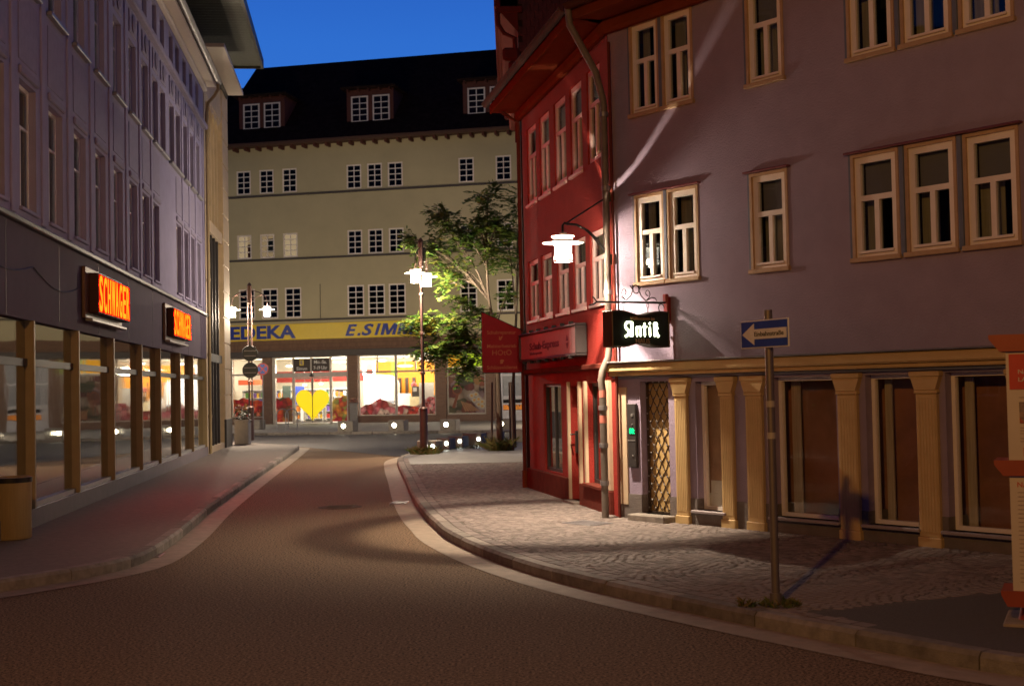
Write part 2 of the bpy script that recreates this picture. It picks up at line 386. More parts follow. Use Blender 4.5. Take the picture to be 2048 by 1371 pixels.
# ------------------------------------------------------------------ ground
def smooth_line(pts, step=.25):
    out = []
    P = [Vector((p[0], p[1], 0)) for p in pts]; P = [P[0] * 2 - P[1]] + P + [P[-1] * 2 - P[-2]]
    for i in range(1, len(P) - 2):
        a, b, c, d = P[i - 1:i + 3]; n = max(2, int((c - b).length / step))
        for k in range(n):
            t = k / n; out.append(.5 * (2 * b + (c - a) * t + (2 * a - 5 * b + 4 * c - d) * t * t + (3 * b - a - 3 * c + d) * t ** 3))
    out.append(P[-2]); return out
def offset_line(L, d):
    """shift a line by d to its left"""
    out = []
    for i, p in enumerate(L):
        t = (L[min(i + 1, len(L) - 1)] - L[max(i - 1, 0)]).normalized(); out.append(p + Vector((-t.y, t.x, 0)) * d)
    return out
def resample(L, step):
    out = [L[0]]; acc = 0
    for a, b in zip(L, L[1:]):
        seg = (b - a).length; pos = step - acc
        while pos <= seg: out.append(a.lerp(b, pos / seg)); pos += step
        acc = (acc + seg) % step
    return out
def inside(p, poly):
    x, y = p; r = False; j = len(poly) - 1
    for i in range(len(poly)):
        xi, yi = poly[i]; xj, yj = poly[j]
        if (yi > y) != (yj > y) and x < (xj - xi) * (y - yi) / (yj - yi) + xi: r = not r
        j = i
    return r
road = tag(MB().box(-220, 220, -60, 400, -.3, 0).obj('road', M_asphalt), kind='structure')
KERB_L = smooth_line([(-16, 8.0), (-9, 9.9), (-6.4, 11.2), (-5.35, 12.1), (-4.72, 12.95), (-4.36, 13.6), (-4.16, 14.5), (-4.33, 16.78), (-4.86, 20.96), (-5.53, 27.28), (-6.45, 36.5), (-7.15, 43.2), (-7.5, 44.3), (-9.5, 47.0), (-14, 52.5), (-24, 60)])
KERB_R = smooth_line([(14, 4.2), (7, 5.9), (4.6, 7.05), (3.14, 8.15), (2.5, 8.98), (1.69, 10.2), (.89, 11.54), (.25, 12.82), (-.31, 14.3), (-.81, 16.07), (-1.07, 17.49), (-1.36, 19.26), (-1.76, 22.32), (-2.23, 26.5), (-2.71, 30.64), (-3.08, 34.4), (-3.02, 36.3), (-2.74, 38), (-2.05, 42.2), (-.9, 45.2), (.6, 47.4), (4, 50.5), (14, 55)])
def pavement(name, line, side, closing, m):
    inner = offset_line(line, .15 * side)
    poly = [(p.x, p.y) for p in inner[::2] + [inner[-1]]] + closing
    pv = tag(MB().slab(poly, -.05, .1145).obj(name, m), kind='structure')
    # kerb stones laid end to end
    L = resample(line, .1); k = 0; n = 10
    while k + n < len(L):
        seg = L[k:k + n + 1]
        seg = [seg[0].lerp(seg[1], .06)] + seg[1:-1] + [seg[-1].lerp(seg[-2], .06)]
        out_, top, inn = offset_line(seg, .0), offset_line(seg, .03 * side), offset_line(seg, .146 * side)
        b = MB(); zt = .121 + random.uniform(-.004, .004); rows = []
        for i in (0, n // 3, 2 * n // 3, n): rows.append((out_[i], top[i], inn[i]))
        vs = [];
        for o_, t_, i_ in rows: vs += [(o_.x, o_.y, -.02), (o_.x, o_.y, zt - .03), (t_.x, t_.y, zt), (i_.x, i_.y, zt), (i_.x, i_.y, -.02)]
        fs = [(5 * r + q, 5 * r + q + 1, 5 * r + 5 + q + 1, 5 * r + 5 + q) for r in range(3) for q in range(4)] + [(0, 1, 2, 3, 4), (15, 16, 17, 18, 19)]
        b.add(vs, fs); b.obj('kerb_stone', M_kerb, pv); k += n
    # flush concrete channel along the kerb
    a, c = offset_line(line, -.004 * side), offset_line(line, -.34 * side); b = MB()
    for i in range(len(a) - 1):
        b.quad((a[i].x, a[i].y, .005), (a[i + 1].x, a[i + 1].y, .005), (c[i + 1].x, c[i + 1].y, .005), (c[i].x, c[i].y, .005))
    b.obj('gutter_channel', M_gutter, pv)
    return pv
pav_l = pavement('pavement', KERB_L, 1, [(-24, 60), (-24, 8)], M_slab)
pav_r = pavement('pavement', KERB_R, -1, [(20, 55), (20, 4.2)], M_bed)
# paving slabs of the left pavement and the open square in the distance use one sheet; asphalt apron in front of the notice column
kr_in = offset_line(KERB_R, -.16)
apron = [(p.x, p.y) for p in kr_in if p.y < 9.95 and p.y < 30][::-1]
apron = [q for q in apron if q[0] < 13.5] + [(13.5, 14.75), (4.03, 10.67), (2.15, 9.86)]
MB().slab(apron, .05, .117).obj('asphalt_apron', M_asphalt2, pav_r)
# far square: flat paving
sq = [(p.x, p.y) for p in kr_in if p.y > 31.0] + [(13.9, 55), (13.9, 31.0)]
MB().slab(sq, .05, .117).obj('square_paving', mat('square paving', (.15, .145, .14), .55, var=.2, vscale=3, bump=.2), pav_r)

cs_ = MB(); cs_.slab([(-7.3, 45.2), (-3.5, 37.6), (-3.05, 37.2), (-2.5, 40.5), (-1.6, 44.2), (.3, 47.9), (4, 51), (14, 55.6), (34, 57), (34, 49.6), (-26, 63.0), (-26, 61.5), (-14, 53.1), (-9.6, 47.4), (-7.8, 45.2)], -.1, .0045)
tag(cs_.obj('cross_street', mat('fresh asphalt', (.035, .032, .032), .7, var=.3, vscale=20, bump=.5, bscale=80)), kind='structure')
tar = MB()
for pts in ([(-4.4, 8.2), (-2.6, 7.95), (-1.2, 7.5), (.6, 7.1), (2.4, 6.6)],):
    L = smooth_line(pts, .3)
    for a, c in zip(L, L[1:]):
        n_ = (c - a).normalized(); n_ = Vector((-n_.y, n_.x, 0)) * (.014 + .006 * math.sin(a.x * 9)); tar.quad((a.x - n_.x, a.y - n_.y, .004), (c.x - n_.x, c.y - n_.y, .004), (c.x + n_.x, c.y + n_.y, .004), (a.x + n_.x, a.y + n_.y, .004))
tar.obj('tar_seam', mat('tar seam', (.05, .04, .032), .95, spec=.05), road)
mh = MB(); mh.lathe([(.001, .012), (.29, .012), (.30, .006), (.36, .006), (.36, -.02)], 0, 0, 0, 28)
for k in range(5): mh.box(-.2, .2, -.17 + .075 * k, -.14 + .075 * k, .0115, .017)
tag(mh.obj('manhole_cover', mat('worn cast iron', (.085, .066, .05), .9, var=.3, spec=.1), None, (-2.85, 21.2, 0)), 'round iron manhole cover in the roadway between the kerbs', 'manhole cover')
# setts in segmental arcs
CORNER = Vector((1.3785, 17.4704, 0))
gb_end = CORNER + Vector((.618, -.7862, 0)) * 10
rb_far = Vector((.249, 23.024, 0))
kr2 = [p for p in offset_line(KERB_R, -.30) if 9.6 < p.y < 31]
sett_poly = [(p.x, p.y) for p in kr2] + [(rb_far.x + .3, 31.0), (rb_far.x + .05, 23.0), (CORNER.x, CORNER.y), (gb_end.x, gb_end.y), (8.2, 12.5), (4.03, 10.75), (2.1, 9.92)]
kr_row = resample([p for p in offset_line(KERB_R, -.225) if 9.3 < p.y < 34], .17)
setts = []
for a, b in zip(kr_row, kr_row[1:]):           # two running rows behind the kerb
    setts.append(((a + b) / 2, math.atan2((b - a).y, (b - a).x), .155, .125))
PER, AMP = 1.1, .20
ax, ay = Vector((.618, -.7862, 0)), Vector((.7862, .618, 0))
for j in range(-110, 235):
    i = -170
    x = -14.0
    while x < 14:
        wd_ = random.uniform(.078, .104); ph = ((x / PER) % 1) * 2 - 1
        y = j * .092 - AMP * (1 - ph * ph) ** .9 + random.uniform(-.003, .003)
        sl = AMP * 2 * ph * .9 / (PER / 2)
        p = CORNER + ax * (x + wd_ / 2) + ay * (y - 8)
        if 9 < p.y < 31.2 and inside((p.x, p.y), sett_poly):
            setts.append((p, math.atan2(ax.y, ax.x) + math.atan(sl) * .75, wd_ - .008, .084))
        x += wd_
def sett_geo(w, d, z0, z1, tilt=0):
    c = .006
    return ([(-w / 2, -d / 2, z0), (w / 2, -d / 2, z0), (w / 2, d / 2, z0), (-w / 2, d / 2, z0), (-w / 2, -d / 2, z1 - c), (w / 2, -d / 2, z1 - c + tilt), (w / 2, d / 2, z1 - c), (-w / 2, d / 2, z1 - c - tilt),
             (-w / 2 + c, -d / 2 + c, z1), (w / 2 - c, -d / 2 + c, z1 + tilt), (w / 2 - c, d / 2 - c, z1), (-w / 2 + c, d / 2 - c, z1 - tilt)],
            [(0, 1, 5, 4), (1, 2, 6, 5), (2, 3, 7, 6), (3, 0, 4, 7), (4, 5, 9, 8), (5, 6, 10, 9), (6, 7, 11, 10), (7, 4, 8, 11), (8, 9, 10, 11)])
sett_meshes = []
for k in range(6):
    b = MB(); b.add(*sett_geo(.083 + .003 * (k - 2.5), .084, -.02, .014, random.uniform(-.0012, .0012))); sett_meshes.append(b.mesh('sett', M_sett))
in_view = lambda p: abs((p.x) / p.y) < .392
setts.sort(key=lambda s: (not in_view(s[0]), s[0].y))
b = MB()
for n_, (p, a, w, d) in enumerate(setts):
    zz = .118 + random.uniform(-.0016, .0016)
    if n_ < 290 and w < .13:
        put('sett', random.choice(sett_meshes), pav_r, (p.x, p.y, zz - .012), a)
    else:
        vs, fs = sett_geo(w, d, -.02, .014, random.uniform(-.0012, .0012)); ca, sa = math.cos(a), math.sin(a)
        b.add([(p.x + v[0] * ca - v[1] * sa, p.y + v[0] * sa + v[1] * ca, zz - .012 + v[2]) for v in vs], fs)
tag(b.obj('setts', M_sett, pav_r), kind='stuff')
# pavement drain cover and gully grates
dc = MB(); dc.cbox(-.28, .28, -.2, .2, .10, .128, .006)
for k in range(6): dc.box(-.24, .24, -.165 + .06 * k, -.145 + .06 * k, .127, .131)
dcv = dc.obj('drain_cover', M_zinc, None, (.92, 16.75, 0)); dcv.rotation_euler.z = -.9
tag(dcv, 'flat iron drain cover in the lamplit setts below the wall lamp', 'drain cover')
for k, (x, y, a, lb) in enumerate(((-1.93, 21.75, 1.46, 'small gully grate in the channel at the right kerb'), (-4.25, 15.2, 1.66, 'small gully grate in the channel at the left kerb'))):
    g = MB(); g.box(-.2, .2, -.13, .13, -.02, .011)
    for q in range(5): g.box(-.17 + .075 * q, -.14 + .075 * q, -.11, .11, .0105, .016)
    o = g.obj('gully_grate', M_zinc, None, (x, y, 0)); o.rotation_euler.z = a
    tag(o, lb, 'drain grate', 'gully grates beside the kerbs')

# ------------------------------------------------------------------ left shop building
def frame_rot(d): return math.atan2(d[1], d[0])
LBd = (-.11742, .99308)
lb = thing('shop_building', 'lavender shop building with bronze framed shop windows along the left side of the street', 'building', (-6.5235, 17.3226, 0), frame_rot(LBd))
LB0, LB1 = -3.6, 20.95
C1 = [-2.95, -1.3, .35, 2.0, 3.7, 5.4, 7.1, 8.75, 10.3, 11.7, 15.4, 16.75, 18.1, 19.45]
C2 = C1[:10] + [12.85, 14.3] + C1[10:]
holes = [(c - .45, c + .45, 4.42, 6.15) for c in C1] + [(c - .42, c + .42, 7.5, 9.0) for c in C2] + [(c - .34, c + .34, 9.98, 10.72) for c in C2]
wall_sheet(LB0, LB1, 4.2, 11.0, holes, .16).obj('wall', M_violet, lb)
bb = MB(); bb.box(LB0, LB1, .5, 9, 4.2, 11.3); bb.obj('interior', M_dark, lb)
for side, x in (('end_wall', LB0), ('end_wall', LB1 - .02)):
    bb = MB(); bb.box(x, x + .02, .01, 9, .0, 11.2); bb.obj('end_wall', M_violet, lb)
for c in C1: window(lb, c - .45, 4.42, .9, 1.73, .1, M_white, M_glass, .06, rows=(.68, .32), splits=[2, 1])
for c in C2: window(lb, c - .42, 7.5, .84, 1.5, .1, M_white, M_glass, .06, rows=(.68, .32), splits=[2, 1])
for c in C2: window(lb, c - .34, 9.98, .68, .74, .1, M_white, M_glass, .05, rows=(1,), splits=[2])
sill = MB().cbox(-.55, .55, -.09, .03, -.07, 0, .01).mesh('sill', M_zinc)
for c in C2: put('sill', sill, lb, (c, 0, 7.5))
sill1 = MB().cbox(-.5, .5, -.05, .03, -.05, 0, .01).mesh('sill', M_violet)
for c in C1: put('sill', sill1, lb, (c, 0, 4.42))
# pilaster strips and relief panels
strip = MB().cbox(-.12, .12, -.03, .01, 4.3, 9.62, .01).mesh('pilaster', M_violet)
xs = [(a + b_) / 2 for a, b_ in zip(C2, C2[1:]) if b_ - a < 2.2 and not 11.7 <= a < 15.3]
for x in xs + [-3.4, 20.55]: put('pilaster', strip, lb, (x, 0, 0))
rel = MB(); rel.cbox(-.4, .4, -.03, .01, 0, .48, .02); rel.lathe([(.02, .0), (.16, .0), (.2, .02), (.1, .05), (.02, .06)], 0, 0, 0, 12)
rel.v = rel.v[:24] + [(v[0], -.03 - v[2], v[1] + .24) for v in rel.v[24:]]
relm = rel.mesh('relief_panel', M_relief)
for c in C2: put('relief_panel', relm, lb, (c, 0, 9.12))
fr_m = MB().cbox(-.5, .5, -.014, .01, 0, .9, .006).mesh('apron_panel', M_relief)
for c in C1: put('apron_panel', fr_m, lb, (c, 0, 6.4))
garl = MB(); garl.cbox(-.5, .5, -.045, .01, 6.2, 6.32, .02)
garlm = garl.mesh('lintel', M_relief)
for c in C1: put('lintel', garlm, lb, (c, 0, 0))
bb = MB(); bb.cbox(LB0, LB1, -.13, .02, 9.68, 9.82, .02); bb.obj('string_course', M_relief, lb)
bb = MB(); bb.cbox(LB0, LB1, -.1, .02, 4.16, 4.24, .015); bb.obj('string_course', M_darkframe, lb)
# eave: soffit, gutter, roof
bb = MB(); bb.box(LB0, LB1 + .1, -.36, .4, 10.98, 11.06); bb.cbox(LB0, LB1 + .1, -.12, .02, 10.84, 10.98, .03); bb.obj('eave_soffit', M_soffit, lb)
def gutter(parent, x0, x1, y, z, r, m, name='gutter'):
    b = MB(); n = 10; sec = [(y + r * math.cos(math.pi + math.pi * k / n), z + r * math.sin(math.pi + math.pi * k / n)) for k in range(n + 1)]
    sec2 = [(y + (r - .012) * math.cos(math.pi + math.pi * k / n), z + (r - .012) * math.sin(math.pi + math.pi * k / n)) for k in range(n + 1)][::-1]
    pr = sec + sec2; N = len(pr)
    vs = [(x0, p[0], p[1]) for p in pr] + [(x1, p[0], p[1]) for p in pr]
    fs = [(i, (i + 1) % N, N + (i + 1) % N, N + i) for i in range(N)] + [tuple(range(N)), tuple(range(N, 2 * N))]
    b.add(vs, fs); b.tube([(x0, y - r, z), (x1, y - r, z)], .014, 6); return b.obj(name, m, parent, smooth=True)
gutter(lb, LB0 - .1, LB1 + .15, -.44, 11.12, .085, M_zinc)
bb = MB(); bb.quad((LB0, -.42, 11.1), (LB1 + .1, -.42, 11.1), (LB1 + .1, 4.5, 14.2), (LB0, 4.5, 14.2)); bb.quad((LB0, 9.2, 11.1), (LB1 + .1, 9.2, 11.1), (LB1 + .1, 4.5, 14.2), (LB0, 4.5, 14.2)); bb.obj('roof', M_roof, lb)
bb = MB(); bb.tube([(20.95, -.44, 11.06), (20.97, -.44, 10.9), (20.99, -.34, 10.72), (21.02, -.14, 10.5), (21.02, -.09, 10.2), (21.02, -.09, .15)], .05, 10)
for z in (1.2, 3.0, 5.2, 7.5): bb.tube([(21.02, -.09, z), (21.02, -.09, z + .09)], .062, 10)
bb.obj('downpipe', M_bronze, lb, smooth=True)
# shop front
bb = MB(); bb.box(LB0, LB1, -.02, .2, 2.92, 4.18); bb.obj('fascia', M_fascia, lb)
for x in [-.9, 2.05, 5.0, 7.95, 10.9, 13.85, 16.8, 19.6]:
    box('fascia_joint', M_darkframe, lb, x, x + .012, -.024, -.015, 2.93, 4.15)
bb = MB(); bb.cbox(LB0, LB1, -.04, .25, .1, .37, .01); bb.obj('plinth', mat('shop plinth', (.16, .13, .14), .6), lb)
FIN = [-2.6, .4, 3.25, 6.2, 9.25, 11.75, 14.95, 17.5, 20.55]
fin = MB().cbox(-.035, .035, -.06, .2, .37, 2.92, .006).mesh('mullion_fin', M_bronze)
for x in FIN: put('mullion_fin', fin, lb, (x, 0, 0))
bb = MB(); bb.box(LB0, LB1, .03, .12, 2.30, 2.40); bb.obj('transom', M_darkframe, lb)
bb = MB(); bb.box(LB0, LB1, .0, .12, .37, .44); bb.obj('bottom_rail', M_metal, lb)
edges = [LB0] + FIN
for a, c in zip(edges, edges[1:]):
    o = MB().box(a + .05, c - .05, .06, .075, .44, 2.30).obj('shop_pane', M_shopglass, lb)
    o = MB().box(a + .05, c - .05, .06, .075, 2.40, 2.92).obj('top_pane', M_shopglass, lb)
bb = MB(); bb.box(LB0, LB1, .2, 6, .36, .44); bb.obj('display_floor', M_floor, lb)
bb = MB(); bb.box(LB0, LB1, .25, 6, 2.95, 3.05); bb.obj('shop_ceiling', M_dark, lb)
bb = MB(); bb.box(LB0, LB1, 3.2, 3.3, .4, 3.0); bb.obj('back_wall', mat('dim shop wall', (.12, .10, .09), .9), lb)
# sagging cable across the fascia
cab = MB(); pts = []
for k in range(25):
    t = k / 24; pts.append((-2.5 + 5.9 * t, -.035, 3.72 - .18 * math.sin(math.pi * ((t * 2) % 1)) - .12 * t))
cab.tube(pts, .008, 5); cab.obj('cable', M_iron, lb)

# neon signs
M_neon = emit('neon letter face', (1.0, .0078, .0003), 68)
M_neonback = mat('neon sign tray', (.16, .08, .05), .5)
def neon_sign(x0, x1, label):
    t = thing('neon_sign', label, 'neon sign', None or (0, 0, 0), 0, 'red neon signs on the shop fascia')
    w = x1 - x0
    t.matrix_world = lb.matrix_basis @ Matrix.Translation((x0, -.03, 3.2))
    bb = MB(); bb.cbox(-.26, w + .08, -.06, 0, -.06, .78, .01); bb.obj('tray', M_neonback, t)
    bb = MB(); bb.cbox(-.02, w + .02, -.22, -.06, .03, .69, .015); bb.obj('letter_housing', mat('neon housing', (.05, .005, .003), .6), t)
    bb = MB(); bb.box(.0, w, -.2215, -.2195, .05, .67); bb.obj('red_face', emit('red sign face', (1.0, .028, .006), .62), t)
    for k, ch in enumerate('SCHWAGER'):
        text('letter', ch, .58, M_neon, t, .045 + (w - .06) * k / 8, -.2225, .07, width=(w - .06) / 8 * (.84 if ch == 'W' else .72), bold=.008, depth=.006)
    bb = MB(); bb.cbox(-.2, w, -.16, -.04, -.11, -.06, .01); bb.obj('ballast_box', M_zinc, t)
    return t
neon_sign(3.85, 6.75, 'red glowing SCHWAGER letter sign on the fascia nearer the camera, above the second shop window')
neon_sign(12.55, 15.55, 'red glowing SCHWAGER letter sign farther down the fascia, beside the downpipe end')

# ------------------------------------------------------------------ stone building behind it
mb = thing('stone_building', 'modern travertine building with dark tall glazing and white flat roof edge past the shop', 'building', (-6.5235, 17.3226, 0), frame_rot(LBd))
m0, m1 = 21.1, 27.9
gl1 = (21.45, 25.95)
arch = MB()
wall_sheet(m0, m1, .12, 12.2, [(gl1[0], gl1[1], .3, 6.85), (gl1[0], gl1[1], 7.2, 10.9)], .35).obj('wall', M_stone, mb)
box('interior', M_dark, mb, m0, m1, .9, 8, .1, 12.2)
box('end_wall', M_stone, mb, m1 - .02, m1, .01, 8, .1, 12.2)
for z in [.12 + .86 * k for k in range(14)]:
    bb = MB(); bb.cbox(25.98, 27.88, -.035, .01, z + (.04 if z > .5 else .0), min(z + .85, 12.15), .006); bb.obj('stone_panel', M_stone, mb)
bb = MB(); bb.cbox(25.95, 27.92, -.07, .01, .1, 1.05, .01); bb.obj('dark_plinth', mat('dark stone', (.05, .045, .045), .4), mb)
for k in range(5):
    x = gl1[0] + (gl1[1] - gl1[0]) * k / 5; w = (gl1[1] - gl1[0]) / 5
    bb = MB(); bb.box(x, x + .09, .05, .33, .3, 6.85); bb.obj('glazing_bar', M_darkframe, mb)
    o = MB().box(x + .09, x + w, .2, .21, .3, 6.85).obj('tall_pane', M_shopglass, mb)
    bb = MB(); bb.box(x, x + .09, .05, .33, 7.2, 10.9); bb.obj('glazing_bar', M_stone, mb)
    o = MB().box(x + .09, x + w, .2, .21, 7.2, 10.9).obj('tall_pane', M_shopglass, mb)
    # round-headed top of each tall slot
    ap = [(x + .09, 10.91), (x + .09, 10.35)] + [(x + .09 + (w - .09) * (.5 - .5 * math.cos(math.pi * q / 8)), 10.35 + .45 * math.sin(math.pi * q / 8)) for q in range(1, 8)] + [(x + w, 10.35), (x + w, 10.91)]
    bb = MB(); bb.prism(ap, .02, .18); bb.obj('arch_head', M_stone, mb)
bb = MB(); bb.box(gl1[0], gl1[1], .05, .3, 2.9, 3.15); bb.obj('glazing_bar', M_darkframe, mb)
bb = MB(); bb.cbox(m0 + .02, m1 - .4, -.62, 2, 12.2, 12.32, .01); bb.obj('roof_soffit', M_soffit, mb)
bb = MB(); bb.box(m0 + .3, m1 - .5, -.1, .02, 12.05, 12.2); bb.obj('light_slot', M_darkframe, mb)
# corrugated canopy roof high above
bb = MB(); ya, yb = -1.15, 9; n = 160; x0, x1 = 6, 28.6
for k in range(n):
    xa, xb = x0 + (x1 - x0) * k / n, x0 + (x1 - x0) * (k + 1) / n; d = .035 * (k % 2)
    d2 = .035 * ((k + 1) % 2); bb.quad((xa, ya, 13.5 + d), (xb, ya, 13.5 + d2), (xb, yb, 13.5 + d2), (xa, yb, 13.5 + d))
bb.obj('corrugated_roof', M_corr, mb)
bb = MB(); bb.box(x0, x1 + .06, ya - .1, ya, 13.42, 13.75); bb.box(x1, x1 + .06, ya, yb, 13.42, 13.75); bb.box(x0, x1, ya, yb, 13.6, 13.7); bb.obj('roof_edge', mat('roof edge sheet', (.10, .105, .09), .5), mb)
bb = MB(); bb.box(12, 27.5, 2.2, 8, 11.5, 13.5); bb.obj('attic_storey', M_dark, mb)
box('yellow_notice', M_yellow, mb, 22.0, 22.5, .1, .12, 3.35, 3.75)

# ------------------------------------------------------------------ supermarket building across the end of the street
EBd = (.975, -.2216)
eb = thing('supermarket_building', 'long pale yellow building with white barred windows, dark dormered roof and lit supermarket front', 'building', (-9.437, 75.115, 0), frame_rot(EBd))
E0, E1 = -9.2, 34
tri = [(-6.88, -5.96), (-5.43, -4.51), (-3.98, -3.06), (.01, .92), (1.27, 2.18), (2.52, 3.43), (6.75, 7.66), (8.92, 9.83), (11.2, 12.1), (12.5, 13.4), (17, 17.9), (18.3, 19.2), (24, 24.9), (25.3, 26.2)]
RW = [(9.84, 1.42, .91, (1, 1, 1, .85)), (13.65, 1.42, .91, (1, 1, 1, .85)), (6.28, 1.78, 1.03, (1, 1, 1.1, 1, 1))]
eh = []; wins = []
for z, h, w, rows in RW:
    for i, (a, c) in enumerate(tri):
        xc = (a + c) / 2 + ((.12 if i < 3 else .0) if z < 7 else 0); eh.append((xc - w / 2, xc + w / 2, z, z + h)); wins.append((xc, z, w, h, rows))
b = wall_sheet(E0, E1, 4.98, 16.4, eh, .13); b.obj('wall', M_yellowwall, eb)
M_ebpane = glass('far window glass', (.5, .52, .55), .9)
M_lit = emit('lit curtain', (1.0, .68, .34), 1.5)
M_lit2 = emit('lit room', (1.0, .64, .30), 1.0)
for k, (xc, z, w, h, rows) in enumerate(wins):
    window(eb, xc - w / 2, z, w, h, .035, M_white, M_ebpane, .085, 2, rows, .05, .05)
bb = MB()
bb.box(E0, E1, .75, .8, 5, 17); bb.obj('interior', M_dark, eb)
for i, (a, c) in enumerate(tri[:3]):       # three lit rooms behind drawn curtains
    xc = (a + c) / 2
    box('lit_curtain', M_lit if i != 1 else M_lit2, eb, xc - .44, xc + (.44 if i else .12), .2, .21, 9.86, 11.25)
    if i == 0: box('red_shade', mat('red lamp shade', (.25, .05, .02), .8), eb, xc + .12, xc + .44, .21, .23, 9.9, 10.7); box('lit_curtain', M_lit2, eb, xc + .12, xc + .44, .2, .21, 10.72, 11.25)
    if i == 1: box('house_plant', mat('dim leaf', (.05, .08, .05), .8), eb, xc, xc + .3, .16, .2, 10.2, 11.0)
for z in (6.16, 9.76, 13.52):
    bb = MB(); bb.cbox(E0, E1, -.1, .02, z - .07, z + .04, .015); bb.obj('string_course', M_string, eb)
for x in (-1.72,): box('rain_seam', M_string, eb, x, x + .03, -.02, 0, 6.22, 8.2)
# eaves with rafter tails
bb = MB(); bb.box(E0, E1, -.75, .1, 16.38, 16.46); bb.cbox(E0, E1, -.85, -.7, 16.34, 16.56, .02); bb.obj('eave_board', mat('eave board', (.10, .05, .03), .8), eb)
raft = MB().cbox(-.07, .07, -.66, .0, 16.16, 16.39, .01).mesh('rafter_tail', M_dormer)
x = E0 + .3
while x < 12.5: put('rafter_tail', raft, eb, (x, 0, 0)); x += .72
bb = MB(); P = [(-.85, 16.5), (6.0, 22.75), (13, 16.5)]
bb.quad((E0 + .7, P[0][0], P[0][1]), (E1, P[0][0], P[0][1]), (E1, 6, 22.75), (-8.15, 6, 22.75)); bb.quad((E1, 13, 16.5), (E0, 13, 16.5), (-8.15, 6, 22.75), (E1, 6, 22.75))
bb.quad((E0 + .7, -.85, 16.5), (-8.15, 6, 22.75), (-8.15, 6, 22.7), (E0 + .7, 13, 16.5)); bb.obj('roof', M_roof, eb)
bb = MB(); bb.quad((-22, 4, 16.5), (-8.2, 4, 16.5), (-8.2, 7, 21.8), (-22, 7, 21.8)); bb.box(-22, -9.2, 4, 12, 0, 16.6); bb.obj('side_wing', M_roof, eb)
for a, c in ((-6.85, -3.95), (-.06, 2.8), (6.98, 9.85), (13.6, 16.4), (21, 24)):
    d = MB(); d.box(a, c, .45, 6.0, 16.9, 19.5); dm = d.obj('dormer', M_dormer, eb)
    d = MB(); d.cbox(a - .25, c + .25, .05, 7.0, 19.5, 19.66, .02); d.obj('dormer_roof', M_roof, dm)
    for q in range(5): box('dormer_rafter', M_dormer, dm, a + .12 + (c - a - .3) * q / 4, a + .2 + (c - a - .3) * q / 4, .1, .45, 19.38, 19.5)
    for x in (a + .28, a + 1.6): window(dm, x, 17.6, 1.04, 1.53, .40, M_white, M_ebpane, .085, 2, (1, 1, 1, 1), .05, .05)
# brick ground floor
bb = MB(); bb.cbox(E0, E1, -.06, .05, 4.36, 4.985, .005); bb.obj('soldier_course', M_soldier, eb)
bb = MB(); bb.cbox(E0, E1, -.35, .6, 4.0, 4.36, .02); bb.obj('canopy', mat('dark canopy', (.09, .075, .065), .6), eb)
PIERS = [(-9.2, -7.4), (-5.36, -4.82), (-.09, .48), (5.18, 5.78), (8.1, 8.66), (10.9, 11.5), (16, 16.6), (21, 34)]
for a, c in PIERS:
    bb = MB(); bb.cbox(a, c, -.02, .5, .12, 4.0, .005); bb.obj('brick_pier', M_brick, eb)
def shopwindow(x0, x1, z0, z1, mull=(), zt=3.0, thick=(.0,)):
    f = MB(); t = .07
    f.box(x0, x1, .12, .2, z0, z0 + t); f.box(x0, x1, .12, .2, z1 - t, z1); f.box(x0, x0 + t, .12, .2, z0 + t, z1 - t); f.box(x1 - t, x1, .12, .2, z0 + t, z1 - t)
    if zt: f.box(x0 + t, x1 - t, .122, .198, zt - .05, zt + .05)
    for m_, full, w in mull:
        if full: f.box(m_ - w / 2, m_ + w / 2, .124, .196, z0 + t, (zt - .05) if zt else z1 - t)
        if zt: f.box(m_ - w / 2, m_ + w / 2, .124, .196, zt + .05, z1 - t)
    o = f.obj('shop_window', mat('shop window frame', (.50, .46, .40), .5), eb)
    xs = [x0 + t] + [m_ for m_, full, w in mull if full] + [x1 - t]
    for a, c in zip(xs, xs[1:]): MB().box(a + .01, c - .01, .155, .165, z0 + t, (zt or z1) - .05).obj('pane', M_clear, o)
    xs = [x0 + t] + [m_ for m_, full, w in mull] + [x1 - t]
    if zt:
        for a, c in zip(xs, xs[1:]): MB().box(a + .01, c - .01, .155, .165, zt + .05, z1 - t).obj('pane', M_clear, o)
    return o
shopwindow(-7.4, -5.38, .5, 4.0, (), 3.02)
shopwindow(.52, 5.16, .48, 4.0, ((1.66, False, .06), (2.78, True, .14), (3.96, False, .06)), 3.02)
shopwindow(5.82, 8.08, .5, 4.0, ((7.0, False, .05),), 3.1)
shopwindow(11.6, 15.9, .5, 4.0, ((13.7, True, .1),), 3.0)
for a, c in ((-7.4, -5.38), (.5, 5.18), (5.8, 8.1), (11.5, 16)):
    bb = MB(); bb.box(a, c, .0, .4, .12, .5); bb.obj('brick_apron', M_brick, eb)
